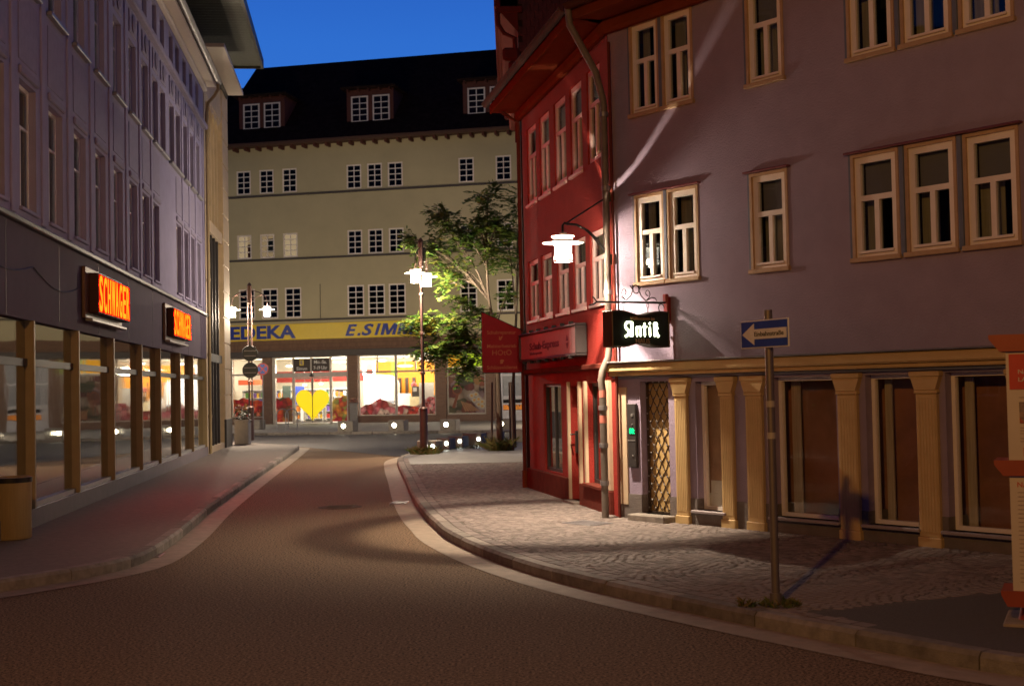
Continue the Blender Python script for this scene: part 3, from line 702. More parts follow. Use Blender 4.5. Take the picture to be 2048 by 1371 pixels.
# entrance portal with sliding doors
f = MB(); M_portal = mat('portal frame', (.62, .57, .50), .45)
f.box(-4.80, -4.62, .1, .3, .12, 4.0); f.box(-.2, -.1, .1, .3, .12, 4.0); f.box(-4.62, -.2, .1, .3, 2.80, 3.08); f.box(-4.62, -.2, .1, .3, 3.94, 4.0)
for x in (-3.5, -2.38, -1.2): f.box(x - .05, x + .05, .102, .298, 3.08, 3.94)
for x in (-3.52, -1.18): f.box(x - .045, x + .045, .102, .298, .12, 2.80)
portal = f.obj('entrance_portal', M_portal, eb)
for a, c in ((-4.62, -3.57), (-1.13, -.2)): MB().box(a, c, .2, .21, .2, 2.8).obj('side_pane', M_clear, portal)
for a, c in ((-4.62, -3.55), (-1.15, -.2)): MB().box(a, c, .2, .21, 3.08, 3.94).obj('top_pane', M_clear, portal)
for s, (a, c) in enumerate(((-3.47, -2.36), (-2.33, -1.23))):
    d = MB(); d.box(a, a + .05, .16, .2, .16, 2.78); d.box(c - .05, c, .16, .2, .16, 2.78); d.box(a + .05, c - .05, .16, .2, .16, .26); d.box(a + .05, c - .05, .16, .2, 2.7, 2.78)
    dr = d.obj('sliding_door', M_portal, eb); MB().box(a + .05, c - .05, .176, .184, .26, 2.7).obj('door_pane', M_clear, dr)
    # half of the yellow heart stuck on this leaf
    h = []
    for k in range(41):
        t = math.pi * k / 40; hx, hz = 16 * math.sin(t) ** 3, 13 * math.cos(t) - 5 * math.cos(2 * t) - 2 * math.cos(3 * t) - math.cos(4 * t)
        h.append((hx / 16 * 1.02, (hz + 17) / 29 * 1.82))
    sg = -1 if s == 0 else 1
    poly = [(-2.345 + sg * (.025 + p[0] * .98), .26 + p[1]) for p in h]
    hb = MB(); hb.prism(poly, .150, .156); hb.obj('half_heart', mat('yellow heart film', (.95, .78, .01), .4, var=.02), dr)
    M = MATS['yellow heart film']
    M.node_tree.nodes['Principled BSDF'].inputs['Emission Color'].default_value = (1, .72, .01, 1); M.node_tree.nodes['Principled BSDF'].inputs['Emission Strength'].default_value = .75
bb = MB(); bb.box(-2.362, -2.328, .14, .2, .16, 2.78); bb.obj('door_seam', M_darkframe, eb)
bb = MB(); bb.cbox(-2.46, -2.23, .0, .1, 2.84, 2.93, .01); bb.cbox(-2.39, -2.3, .02, .1, 2.93, 3.05, .01); bb.obj('door_sensor', M_darkframe, eb)
M_board = mat('brown board', (.045, .028, .02), .5); M_boardtext = mat('board lettering', (.75, .72, .68), .6)
for a, c, kind in ((-3.45, -2.43, 0), (-2.32, -1.25, 1)):
    bo = box('opening_hours_board', M_board, eb, a, c, .06, .1, 3.12, 3.9); m_ = (a + c) / 2
    if kind:
        text('lettering', 'Mo.-Sa.', .2, M_boardtext, bo, m_, .06, 3.58, width=.78, bold=.02, align='C'); text('lettering', '7-19 Uhr', .2, M_boardtext, bo, m_, .06, 3.24, width=.84, bold=.02, align='C')
    else:
        text('lettering', 'Simm', .19, M_boardtext, bo, m_, .06, 3.22, width=.66, bold=.02, align='C')
        l = MB(); l.box(m_ - .13, m_ + .13, .052, .06, 3.5, 3.82); l.obj('emblem', M_yellow, bo); text('emblem_letter', 'E', .2, M_blue, bo, m_, .05, 3.56, width=.14, bold=.03, align='C')
# fascia sign
sg = thing('supermarket_sign', 'long yellow EDEKA E.SIM sign band with blue letters above the supermarket windows', 'shop sign')
sg.matrix_world = eb.matrix_basis.copy()
bb = MB(); bb.cbox(-8.6, 5.3, -.26, -.1, 5.0, 5.93, .02); bb.obj('sign_panel', M_yellow, sg)
text('letters', 'EDEKA', .78, M_blue, sg, -7.25, -.262, 5.08, width=4.1, bold=.035, depth=.03, each=True)
for ch, x_, w_ in (('E', -.1, .72), ('S', .88, .74), ('I', 1.66, .40)): text('letter', ch, .66, M_blue, sg, x_, -.262, 5.12, width=w_, bold=.03, shear=.3, depth=.03)
def slant(p): return [(x_ + .3 * z_, z_ + 5.12) for x_, z_ in p]
b = MB(); b.prism(slant([(.62, 0), (.78, 0), (.78, .15), (.62, .15)]), -.292, -.262); b.obj('full_stop', M_blue, sg)
for x_ in (2.02, 3.02):
    b = MB(); b.prism(slant([(x_ + a_, .66 * c_) for a_, c_ in ((0, 0), (0, 1), (.25, 1), (.44, .36), (.63, 1), (.88, 1), (.88, 0), (.69, 0), (.69, .6), (.51, 0), (.37, 0), (.19, .6), (.19, 0))]), -.292, -.262); b.obj('letter', M_blue, sg)
# food photographs stuck on the panes
TOM = [(.55, .05, .03), (.65, .1, .03), (.25, .03, .02), (.62, .25, .06), (.45, .02, .03), (.12, .10, .04), (.7, .2, .1)]
MEAT = [(.62, .22, .2), (.5, .06, .06), (.68, .34, .3), (.35, .05, .04), (.6, .42, .3), (.15, .05, .03), (.55, .15, .15)]
FRU = [(.62, .2, .03), (.6, .42, .08), (.5, .04, .04), (.3, .28, .06), (.65, .3, .05), (.55, .1, .03)]
KIT = [(.10, .06, .04), (.35, .1, .05), (.48, .36, .25), (.14, .13, .06), (.3, .14, .09), (.55, .46, .34), (.22, .05, .04), (.4, .28, .3)]
def poster(x0, x1, z0, z1, m, y=.148, top=None, name='food_poster'):
    if top:
        n = len(top); poly = [(x0, z0), (x1, z0)] + [(x1 + (x0 - x1) * k / (n - 1), z1 + top[k]) for k in range(n)]
        b = MB(); b.prism(poly, y - .004, y); return b.obj(name, m, eb)
    return MB().box(x0, x1, y - .004, y, z0, z1).obj(name, m, eb)
poster(-7.3, -5.45, .56, 1.45, photo_print('tomato print', TOM, 4.2, 1, .25), top=[0, .1, .02, .12, .25, .1, .15])
poster(-4.6, -3.6, .22, 1.35, photo_print('basket print', TOM + [(.18, .09, .04)], 3.4, 4, .25), top=[.1, .3, .28, .35, .2, .3])
poster(-1.12, -.22, .22, 1.35, photo_print('fruit print', FRU, 3.6, 7, .3), top=[.3, .4, .25, .2, .22, .0])
poster(.6, 2.7, .56, 1.05, photo_print('ham print', MEAT, 3.4, 2, .35), top=[.1, .2, .32, .45, .3, .12, .1, -.1])
poster(2.86, 5.08, .56, 1.0, photo_print('salami print', MEAT + TOM[:3], 4.6, 9, .3), top=[.5, .55, .35, .1, .0, .05, .1, .0])
kp = poster(5.9, 8.0, .58, 3.05, photo_print('kitchen print', [tuple(v * .75 for v in c) for c in KIT], 2.0, 5, .0))
def disc_poly(cx, cz, rx, rz, n=20, a=0): return [(cx + rx * math.cos(2 * math.pi * k / n) * math.cos(a) - rz * math.sin(2 * math.pi * k / n) * math.sin(a), cz + rx * math.cos(2 * math.pi * k / n) * math.sin(a) + rz * math.sin(2 * math.pi * k / n) * math.cos(a)) for k in range(n)]
def flat(poly, m, y, name='printed_shape'): b = MB(); b.prism(poly, y - .003, y); return b.obj(name, m, kp)
flat(disc_poly(6.4, 1.9, .3, .3), mat('print brown', (.24, .07, .03), .5), .140); flat(disc_poly(6.4, 1.9, .22, .22), mat('print dark brown', (.12, .04, .02), .5), .136)
flat([(6.35, 1.65), (6.5, 1.65), (6.25, .85), (6.08, .9)], mat('print brown', (.24, .07, .03)), .139)
flat([(6.95, 1.55), (7.35, 1.9), (8.0, 1.3), (8.0, .75), (7.75, .72)], mat('print pale tray', (.36, .29, .27), .5), .138)
for q, (x, z) in enumerate(((7.25, 1.55), (7.5, 1.62), (7.4, 1.3), (7.65, 1.35), (7.85, 1.2), (7.65, 1.05), (7.85, .95))):
    flat(disc_poly(x, z, .16, .13), mat('print egg white', (.5, .45, .33), .5), .134 - .0006 * q); flat(disc_poly(x, z, .075, .065), mat('print yolk', (.6, .32, .08), .5), .1285 - .0006 * q)
flat([(6.1, 2.5), (7.3, 2.75), (7.6, 2.35), (6.9, 2.15)], mat('print dark green', (.05, .055, .025), .5), .139)
flat(disc_poly(7.6, 2.45, .22, .3), mat('print amber', (.3, .16, .05), .5), .135)
for q in range(6): flat([(6.6 + .1 * q, 1.25 - .03 * q), (6.66 + .1 * q, 1.25 - .03 * q), (6.95 + .15 * q, .68), (6.85 + .15 * q, .68)], mat('print straw', (.42, .22, .1), .5), .1265 - .0005 * q)
poster(5.9, 6.9, 3.2, 3.92, mat('orange film', (.62, .30, .01), .5, var=.03)); poster(7.0, 8.0, 3.2, 3.92, mat('lime film', (.38, .52, .01), .5, var=.03))
for nm, c in (('orange film', (.9, .4, .01)), ('lime film', (.5, .75, .02))):
    bn = MATS[nm].node_tree.nodes['Principled BSDF']; bn.inputs['Emission Color'].default_value = hexs(c); bn.inputs['Emission Strength'].default_value = .55
# white framed side shop with grey blinds and a flame strip
bb = MB(); M_wf = mat('white shop frame', (.74, .74, .76), .5)
for x in (8.72, 9.0, 10.84): bb.box(x, x + .08, .0, .2, .12, 4.0)
for z in (.12, 1.0, 1.4, 2.62, 3.92): bb.box(8.8, 10.84, .01, .19, z, z + .1)
bb.obj('white_frame', M_wf, eb)
box('blind_panel', mat('grey panel', (.40, .42, .44), .6), eb, 8.8, 10.84, .12, .14, 1.4, 3.95); box('white_panel', M_wf, eb, 8.8, 10.84, .10, .14, .2, 1.4)
fl = [(9.05, .72)] + [(10.84, .72)] + [(10.84 - 1.79 * k / 22, .86 + (.26 if k % 2 else .05) + .06 * math.sin(k * 2.3)) for k in range(23)]
bb = MB(); bb.prism([(9.05, .70), (10.84, .70), (10.84, 1.3), (9.05, 1.3)], .088, .092); bb.obj('dark_strip', M_dark, eb)
bb = MB(); bb.prism(fl, .08, .086); o = bb.obj('flame_strip', mat('flame print', (.75, .20, .02), .5, var=.5, vscale=5), eb)
bn = MATS['flame print'].node_tree.nodes['Principled BSDF']; bn.inputs['Emission Color'].default_value = (.9, .3, .03, 1); bn.inputs['Emission Strength'].default_value = .3
# ---- inside the shop
box('shop_floor', M_floor, eb, E0, 18, .2, 9, .10, .14)
M_ceil = mat('shop ceiling', (.78, .72, .60), .8, var=.02)
box('shop_ceiling', M_ceil, eb, E0, 18, .3, 9, 3.98, 4.06)
M_orange_w = mat('shop orange wall', (.72, .28, .02), .7, var=.05)
box('back_wall', mat('shop cream wall', (.74, .68, .56), .7, var=.04), eb, E0, 18, 8.2, 8.3, .12, 4.0); box('side_wall', M_ceil, eb, E0 + .02, E0 + .1, .5, 8.2, .14, 4.0)
box('red_band', mat('shop red band', (.45, .05, .04), .6), eb, E0, .5, 8.15, 8.2, 2.6, 3.3)
box('partition', M_orange_w, eb, -.2, 3.9, 5.2, 5.3, 2.75, 3.7); box('green_stripe', mat('shop lime stripe', (.30, .45, .03), .6), eb, .85, 1.1, 5.15, 5.2, 2.4, 3.7)
box('partition', M_orange_w, eb, 1.3, 3.9, 4.9, 5.0, .14, 2.8)
for x in (1.4, 1.85, 2.3): box('dark_panel', mat('dark wood', (.07, .035, .02), .6), eb, x, x + .18, 4.82, 4.9, 1.5, 2.7)
box('white_board', M_paper, eb, 2.2, 3.0, 2.2, 2.24, 1.0, 1.75); box('white_board', M_paper, eb, 3.7, 4.6, 1.6, 1.64, .9, 2.35)
box('cream_counter', mat('cream counter', (.75, .62, .36), .6), eb, 3.0, 4.4, 2.0, 2.6, .14, 1.6)
bb = MB(); bb.lathe([(.0, 0), (.16, .02), (.18, .2), (.0, .36)], 3.3, 1.9, 2.1, 12); bb.obj('pink_ball', mat('pink flowers', (.62, .15, .14), .7), eb)
box('dark_notice', mat('dark notice', (.10, .08, .07), .6), eb, 3.3, 3.72, 1.5, 1.53, 1.55, 2.15); box('notice_disc', M_paper, eb, 3.38, 3.6, 1.47, 1.5, 1.85, 2.08)
# bright white serving booth
bb = MB(); bb.prism([(.1, .9), (1.95, .9), (1.95, 2.35), (1.8, 2.65), (1.5, 2.85), (.1, 2.95)], 2.2, 3.4); bb.obj('white_booth', mat('booth white', (.85, .84, .80), .5, var=.02), eb)
box('booth_frame', M_wf, eb, .1, .3, 2.0, 2.1, 2.9, 3.6); box('booth_frame', M_wf, eb, .75, .9, 2.0, 2.1, 2.9, 3.6); box('booth_frame', M_wf, eb, .1, .9, 2.0, 2.1, 3.55, 3.65)
box('price_strip', mat('steel counter', (.35, .36, .38), .4), eb, 1.3, 2.1, 1.8, 2.0, 1.2, 1.35)
light('booth_light', 'AREA', (0, 0, 0), 330, (1, .96, .9), 1.4, None, eb).location = (1.0, 1.1, 3.4)
bpy.data.objects['booth_light'].rotation_euler = (math.radians(55), 0, 0)
# shelves with goods
GOODS = [mat('goods ' + n_, c, .5) for n_, c in (('white b', (.75, .74, .70)), ('pale', (.7, .66, .6)), ('red', (.5, .04, .03)), ('white', (.75, .74, .70)), ('blue', (.05, .12, .5)), ('yellow', (.75, .5, .05)), ('green', (.12, .3, .06)), ('orange', (.65, .22, .03)), ('violet', (.18, .1, .45)), ('grey', (.2, .2, .2)))]
def shelf(x, y, w, rz, label):
    t = thing('shop_shelf', label, 'shelf', (0, 0, 0), 0, 'lit shelves of goods inside the supermarket')
    t.matrix_world = eb.matrix_basis @ Matrix.Translation((x, y, .14)) @ Matrix.Rotation(rz, 4, 'Z')
    bb = MB(); bb.box(0, w, .42, .45, 0, 2.0)
    for q in (0, w - .03): bb.box(q, q + .03, 0, .42, 0, 2.0)
    bb.obj('rack', M_wf, t)
    for z in (.15, .6, 1.05, 1.5, 1.97):
        box('shelf_board', M_wf, t, .03, w - .03, .0, .42, z - .03, z)
    for z in (.15, .6, 1.05, 1.5):
        cols = {}
        x_ = .06
        while x_ < w - .2:
            gw = random.uniform(.1, .24); g = random.randrange(len(GOODS)); cols.setdefault(g, MB()).box(x_, x_ + gw - .015, .03, .35, z, z + random.uniform(.2, .36)); x_ += gw
        for g, m_ in cols.items(): tag(m_.obj('goods', GOODS[g], t), kind='stuff')
SH = [(-8.3, 3.6, 1.7), (-6.1, 4.4, 1.3), (-5.1, 5.8, 1.2), (-3.7, 5.8, 1.3), (-2.2, 3.4, 1.1), (-7.9, 6.6, 1.6), (.9, 4.2, .5)]
SL = ['lit shelf of goods behind the leftmost shop window, beside the round sign backs', 'lit shelf of goods behind the left pane next to the doors', 'lit shelf of goods behind the left half of the heart', 'lit shelf of goods behind the right half of the heart', 'lit shelf of goods behind the fruit picture right of the doors', 'shelf of goods deep in the shop, left of the doors', 'narrow shelf of goods beside the white serving booth']
for (x, y, w), l in zip(SH, SL): shelf(x, y, w, 0, l)
# poster stand and fridge shapes
box('blue_display', mat('blue display', (.06, .10, .5), .5), eb, -4.7, -4.1, 3.2, 3.3, 1.2, 2.3); box('dark_display', mat('dark display', (.07, .10, .09), .5), eb, -5.4, -4.9, 3.0, 3.1, 1.2, 2.35)
box('cold_cabinet', mat('cabinet cyan', (.25, .55, .65), .4), eb, -2.5, -1.5, 4.4, 4.5, 1.2, 2.2)
box('red_canopy', mat('red canopy', (.6, .12, .05), .5), eb, -8.2, -6.4, 2.8, 3.3, 2.45, 2.75)
M_tube = emit('shop lamp', (1, .93, .78), 7)
def shop_lamp(x, y, z, w, label):
    t = thing('ceiling_lamp', label, 'lamp', (0, 0, 0), 0, 'white lamps under the supermarket ceiling')
    t.matrix_world = eb.matrix_basis @ Matrix.Translation((x, y, z))
    b = MB(); b.lathe([(.001, -.07), (w * .6, -.06), (w, 0), (w * .6, .05), (.001, .06)], 0, 0, 0, 16); b.obj('lamp_shade', M_tube, t, smooth=True)
    MB().tube([(0, 0, .05), (0, 0, 3.98 - z)], .012, 5).obj('cord', M_metal, t)
LP = [(-7.3, 3, 3.5, .3), (-4.9, 3.2, 3.55, .34), (-1.7, 3.0, 3.72, .42), (.9, 3.4, 3.75, .26), (2.5, 2.8, 3.38, .48), (3.1, 4.2, 3.8, .26), (-4.6, 4.6, 2.4, .14), (-3.6, 4.8, 2.45, .13)]
LL = ['white lamp behind the leftmost supermarket window', 'white lamp above the left side of the entrance', 'wide white lamp right of the opening hours board', 'small white lamp above the bright serving booth', 'wide white oval lamp before the orange wall', 'small white lamp at the right end of the shop window', 'small pendant lamp above the left half of the heart', 'small pendant lamp above the right half of the heart']
for a, l in zip(LP, LL): shop_lamp(*a, l)
for k, (x, y, p) in enumerate(((-6.4, 2.2, 110), (-4, 2.2, 130), (-1.2, 2.4, 130), (-3, 5.5, 150), (3.6, 3.0, 100), (4.5, 1.2, 60), (1.4, 5.5, 120), (14, 3, 130))):
    l = light('shop_light', 'POINT', (0, 0, 0), p * 1.9, (1, .90, .72), .25); l.parent = eb; l.location = (x, y, 3.3)
# pavement in front of it
fp = MB(); fp.slab([(-40, -16.2), (45, -16.2), (45, .2), (-40, .2)], -.05, .12)
o = fp.obj('pavement', mat('far pavement', (.30, .28, .24), .75, var=.2, vscale=2, bump=.25, bscale=40), None); o.matrix_world = eb.matrix_basis.copy(); tag(o, kind='structure')
for k in range(46):
    b = MB(); b.cbox(0, .985, -.15, 0, -.02, .125, .015); q = b.obj('kerb_stone', M_kerb, o, (-22 + k, -16.2, 0))

# ------------------------------------------------------------------ red house
RBd = (.19929, -.97994); RBL = 5.667
rb = thing('red_house', 'narrow red rendered house with pink lit white windows and a small shop below', 'house', (.2491, 23.0237, 0), frame_rot(RBd))
RW1 = [(.30, 1.10), (1.32, 2.10), (2.44, 3.22), (3.49, 4.25), (4.50, 5.22)]
RW2 = [(.38, 1.12), (1.38, 2.12), (2.44, 3.23), (3.49, 4.21), (4.50, 5.22)]
hl = [(a, c, 3.03, 4.07) for a, c in RW1] + [(a, c, 5.05, 6.38) for a, c in RW2]
gh = [(1.18, 2.43, .50, 1.93), (3.02, 3.64, .15, 1.88), (4.06, 4.92, .46, 1.92)]
wall_sheet(0, RBL - .02, 2.1, 6.78, hl, .07).obj('wall', M_red, rb)
M_redlit_white = mat('white paint with red glow', (.80, .57, .55), .55)  # white frames with the red neon glow mixed into their colour
g = wall_sheet(0, RBL - .02, .1, 2.1, gh, .28, .03); g.obj('shop_front_wall', M_red, rb)
box('interior', M_dark, rb, .05, RBL - .3, .5, 5, .1, 6.6)
box('end_wall', M_red, rb, 0, .02, .04, 6, .1, 6.8)
for a, c in RW1: window(rb, a, 3.03, c - a, 1.04, .03, M_redlit_white, M_glass, .075, rows=(.64, .36), splits=[2, 1], bar=.06)
for a, c in RW2: window(rb, a, 5.05, c - a, 1.33, .03, M_redlit_white, M_glass, .075, rows=(.64, .36), splits=[2, 1], bar=.06)
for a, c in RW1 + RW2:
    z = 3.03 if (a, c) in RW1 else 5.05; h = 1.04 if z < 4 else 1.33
    b = MB(); b.cbox(a - .012, c + .012, -.04, .028, z - .05, z, .008); b.obj('sill', M_redlit_white, rb)
    box('curtain', M_curtain, rb, a, c, .14, .15, z, z + h)
bb = MB(); bb.cbox(-.02, RBL - .04, -.06, .02, 2.11, 2.19, .015); bb.obj('ledge', M_redbrown, rb)
bb = MB(); bb.cbox(.0, 2.98, -.03, .03, .1, .47, .01); bb.cbox(3.68, RBL - .3, -.03, .03, .1, .44, .01); bb.obj('plinth', M_redbrown, rb)
bb = MB(); bb.cbox(4.02, 4.96, -.07, .2, .42, .47, .008); bb.obj('sill', M_redbrown, rb)
window(rb, 1.18, .5, 1.25, 1.43, .07, M_darkframe, M_shopglass, .05, rows=(1,), splits=[2])
window(rb, 4.06, .47, .86, 1.45, .11, M_darkframe, M_shopglass, .05, rows=(1,), splits=[1])
box('curtain', M_curtain, rb, 4.15, 4.7, .32, .33, .5, 1.9)
box('grey_display_back', mat('shop display grey', (.12, .12, .12), .8), rb, 1.2, 2.4, .42, .43, .5, 1.9)
for a, c in ((2.96, 3.02), (3.64, 3.72), (3.98, 4.06), (4.92, 5.36)):
    b = MB(); b.box(a, c, -.015, .03, .45 if a > 3.7 else .12, 1.95); b.obj('cream_jamb', M_cream, rb)
d = MB(); d.box(3.02, 3.64, .14, .25, .14, 1.88); dr = d.obj('shop_door', mat('door grey brown', (.22, .15, .10), .5), rb)
b = MB(); b.box(3.2, 3.5, .128, .14, .5, 1.75); b.obj('door_pane', M_shopglass, dr)
b = MB(); b.cbox(3.14, 3.24, .06, .14, .86, 1.2, .01); b.tube([(3.2, .07, 1.15), (3.2, -.02, 1.15), (3.34, -.03, 1.15)], .012, 6); b.obj('door_handle', M_iron, dr)
box('doorstep', M_slab, rb, 3.0, 3.68, -.12, .2, .1, .15)
box('notice_sheet', M_paper, rb, 4.98, 5.16, -.04, -.03, 1.02, 1.62); box('red_notice', mat('red notice', (.5, .03, .02), .5), rb, 4.98, 5.1, -.04, -.03, .84, 1.0)
# eave
bb = MB(); bb.box(-.2, RBL + .1, -.5, .2, 6.80, 6.86); bb.cbox(-.2, RBL + .12, -.54, -.5, 6.78, 6.94, .008); bb.obj('eave_soffit', M_orange, rb)
bb = MB(); bb.cbox(-.1, RBL + .02, -.12, .01, 6.62, 6.80, .04); bb.obj('eave_moulding', M_orange, rb)
M_brownpipe = mat('brown gutter paint', (.09, .04, .028), .9, spec=.05)
gutter(rb, -.23, RBL + .05, -.61, 6.96, .065, M_brownpipe)
bb = MB(); bb.quad((-.24, -.56, 6.95), (RBL + .3, -.56, 6.95), (RBL + .3, 3.2, 10.4), (-.24, 3.2, 10.4)); bb.quad((-.24, 7, 6.95), (RBL + .3, 7, 6.95), (RBL + .3, 3.2, 10.4), (-.24, 3.2, 10.4))
bb.obj('roof', M_roof, rb)
bb = MB(); bb.add([(-.18, -.5, 6.86), (-.18, 7, 6.86), (-.18, 3.2, 10.35)], [(0, 1, 2)]); bb.obj('gable', M_redbrown, rb)
bb = MB(); bb.tube([(-.04, -.5, 6.9), (-.04, -.3, 6.75), (-.03, -.06, 6.6), (-.03, -.06, .12)], .035, 8); bb.obj('downpipe', M_redbrown, rb, smooth=True)
bb = MB(); bb.tube([(-.03, -.06, .1), (-.03, -.06, .42)], .05, 10); bb.obj('pipe_boot', M_orange, rb, smooth=True)
# sign board of the shop
sb = thing('shop_sign_board', 'long pinkish sign board with faint dark lettering on the red house front', 'sign board'); sb.matrix_world = rb.matrix_basis @ Matrix.Translation((.30, -.02, 2.36))
bb = MB(); bb.cbox(0, 3.95, -.14, 0, 0, .40, .01); bb.obj('board', mat('sign face', (.38, .17, .18), .5, var=.1), sb)
bb = MB(); bb.cbox(-.04, 3.99, -.17, -.0, .40, .44, .01); bb.cbox(-.04, 3.99, -.17, 0, -.04, 0, .01); bb.cbox(3.95, 4.0, -.17, 0, 0, .40, .008); bb.cbox(-.05, 0, -.17, 0, 0, .40, .008); bb.obj('board_frame', M_darkframe, sb)
M_ltr = mat('faded lettering', (.16, .03, .06), .7)
text('letters', 'Schuh-Express', .12, M_ltr, sb, .75, -.143, .14, width=2.1, bold=.02)
text('letters', 'Schuhreparatur', .045, M_ltr, sb, .75, -.143, .06, width=.95, bold=.02)
bb = MB(); bb.prism([(3.3, .2), (3.37, .29), (3.44, .2)], -.146, -.14); bb.prism([(3.3, .17), (3.37, .08), (3.44, .17)], -.146, -.14); bb.obj('arrow_mark', M_ltr, sb)
for q in range(7):
    for z in (-.055, .455): b = MB(); b.cbox(.35 + .55 * q, .40 + .55 * q, -.19, -.12, z - .02, z + .02, .005); b.obj('clip', M_iron, sb)

# ------------------------------------------------------------------ lilac corner house
GBd = (.618, -.78618)
gb = thing('lilac_house', 'lilac rendered corner house with ochre pilasters and deep dark shop windows at street level', 'house', (1.3785, 17.4704, 0), frame_rot(GBd))
G1 = 10.5
W1 = [(.45, 1.0), (1.05, 1.60), (2.45, 3.03), (3.93, 4.55), (4.63, 5.25), (5.33, 5.95), (7.2, 7.85), (8.9, 9.55)]
W2 = [(.42, .97), (1.02, 1.57), (2.45, 3.03), (3.93, 4.55), (4.63, 5.25), (5.33, 5.95), (7.2, 7.85), (8.9, 9.55)]
hl = [(a, c, 3.21, 4.37) for a, c in W1] + [(a, c, 5.44, 6.66) for a, c in W2]
wall_sheet(0, G1, 2.16, 6.8, hl, .06).obj('wall', M_lilac, gb)
GH = [(.45, .97, .2, 1.92), (1.45, 1.92, .30, 1.9), (2.70, 3.62, .30, 1.93), (4.02, 4.66, .30, 1.93), (5.02, 5.74, .30, 1.94), (6.3, 7.3, .3, 1.94), (8, 9, .3, 1.94)]
wall_sheet(0, G1, .44, 2.16, GH, .12, .02).obj('shop_front_wall', M_lilac, gb)
pl = MB(); xp = 0
for a, c, z0, _ in GH:
    pl.box(xp, a, .005, .36, .08, .44); pl.box(a, c, .005, .36, .08, z0); xp = c
pl.box(xp, G1, .005, .36, .08, .44); pl.obj('plinth', M_plinth, gb)
box('interior', M_dark, gb, .05, G1 - .05, .75, 5, 2.1, 6.7); box('dark_shop', mat('brown shop wall', (.30, .13, .08), .85, var=.35, vscale=1.6), gb, 1.1, G1 - .1, .46, 5, .1, 2.1)
box('end_wall', M_lilac, gb, G1 - .02, G1, .03, 6, .1, 6.8)
box('shop_ceiling', M_dark, gb, 1.1, G1, .36, .46, 2.0, 2.08); box('display_floor', mat('display floor', (.16, .12, .09), .5), gb, 1.1, G1, .36, .46, .22, .29)
M_ochre2 = M_ochre
blindm = {}
for row, (WW, z, h) in enumerate(((W1, 3.21, 1.16), (W2, 5.44, 1.22))):
    for k, (a, c) in enumerate(WW):
        w = c - a
        cs = MB(); t = .036
        cs.box(a, a + t, -.012, .06, z, z + h); cs.box(c - t, c, -.012, .06, z, z + h); cs.box(a + t, c - t, -.012, .06, z + h - t, z + h); cs.cbox(a - .02, c + .02, -.05, .06, z - .04, z + .012, .006); cs.obj('casing', mat('ochre casing', (.46, .31, .18), .6), gb)
        o = window(gb, a + t, z + .014, w - 2 * t, h - t - .014, .02, M_white, M_glass, .072, rows=(.60, .40), splits=[2, 1], bar=.06, thick=.06)
        b = MB(); b.cbox(a + t + .05, c - t - .05, -.012, .02, z + .055, z + .085, .005); b.obj('drip_rail', M_white, gb)
        if row == 0 or k in (2,):
            bz = z + h * (.60 if row == 0 else .62)
            if k not in (0, 1): box('roller_blind', M_blind, gb, a + .1, c - .1, .13, .14, bz, z + h - .06)
        box('curtain', M_curtain, gb, a + .06, a + w * (.34 + .1 * ((k * 7) % 3)), .2, .21, z + .05, z + h - .06)
        b = MB(); b.box(a - .035, a - .002, -.004, .02, z - .03, z + h + .01); b.obj('side_batten', M_bluegrey, gb)  # thin blue grey strip along the left of each window
        if row == 0:
            b = MB(); b.cbox(a - .05, c + .05, -.075, .01, z + h + .005, z + h + .028, .004); b.obj('drip_hood', mat('red zinc hood', (.22, .07, .08), .4, metal=.4), gb)
    for x in (4.59, 5.29, (W1 if row == 0 else W2)[1][0] - .025):
        b = MB(); b.cbox(x - .028, x + .028, -.02, .03, z - .02, z + h, .006); b.obj('post_strip', M_bluegrey, gb)
# shop front trim
bb = MB(); bb.cbox(-.05, G1, -.13, .01, 2.05, 2.17, .02); bb.cbox(-.05, G1, -.08, .01, 2.0, 2.05, .01); bb.obj('cornice', M_ochre, gb)
bb = MB(); bb.cbox(-.06, G1, -.16, .0, 2.172, 2.192, .004); bb.obj('cornice_flashing', M_zinc, gb)
bb = MB(); bb.cbox(-.02, G1, -.035, .015, 1.965, 1.998, .005); bb.obj('blue_moulding', M_bluegrey, gb)
PIL = [(1.11, 1.35), (1.89, 2.12), (2.30, 2.58), (3.66, 3.95), (4.68, 4.96), (5.78, 6.06), (7.4, 7.68), (9.2, 9.48)]
for a, c in PIL:
    w = c - a
    p = MB(); p.cbox(a + .015, c - .015, -.035, .018, .22, 1.72, .006)
    p.cbox(a, c, -.05, .018, .10, .22, .008); p.cbox(a, c, -.05, .018, 1.72, 1.76, .008); p.prism([(a + .015, 1.76), (c - .015, 1.76), (c + .035, 1.9), (a - .035, 1.9)], -.055, .018); p.cbox(a - .045, c + .045, -.07, .018, 1.9, 1.955, .008)
    po = p.obj('pilaster', M_ochre, gb)
    for q in range(6):
        x = a + .03 + (w - .06) * (q + .5) / 6
        b = MB(); b.cbox(x - .012, x + .012, -.0395, -.034, .27, 1.68, .002); b.obj('flute_ridge', M_ochre, po)
for a, c, z0, z1 in GH[1:]:
    window(gb, a, z0, c - a, z1 - z0, .13, M_white, M_display, .045, rows=(1,), splits=[1], thick=.06)
    b = MB(); b.cbox(a - .05, c + .05, -.07, .13, z0 - .035, z0, .006); b.obj('sill', mat('stone sill', (.30, .26, .27), .6), gb)
    box('display_curtain', M_curtain, gb, a + .05, a + .05 + .14 * (c - a), .30, .32, z0, z1)
box('display_screen', mat('brown display screen', (.42, .26, .17), .85, var=.3, vscale=2), gb, 1.3, 1.92, .24, .26, .30, 1.92); box('white_crate', M_paper, gb, 1.42, 1.84, .20, .238, .30, .50); box('white_crate', M_paper, gb, 1.5, 1.84, .21, .238, .50, .66)
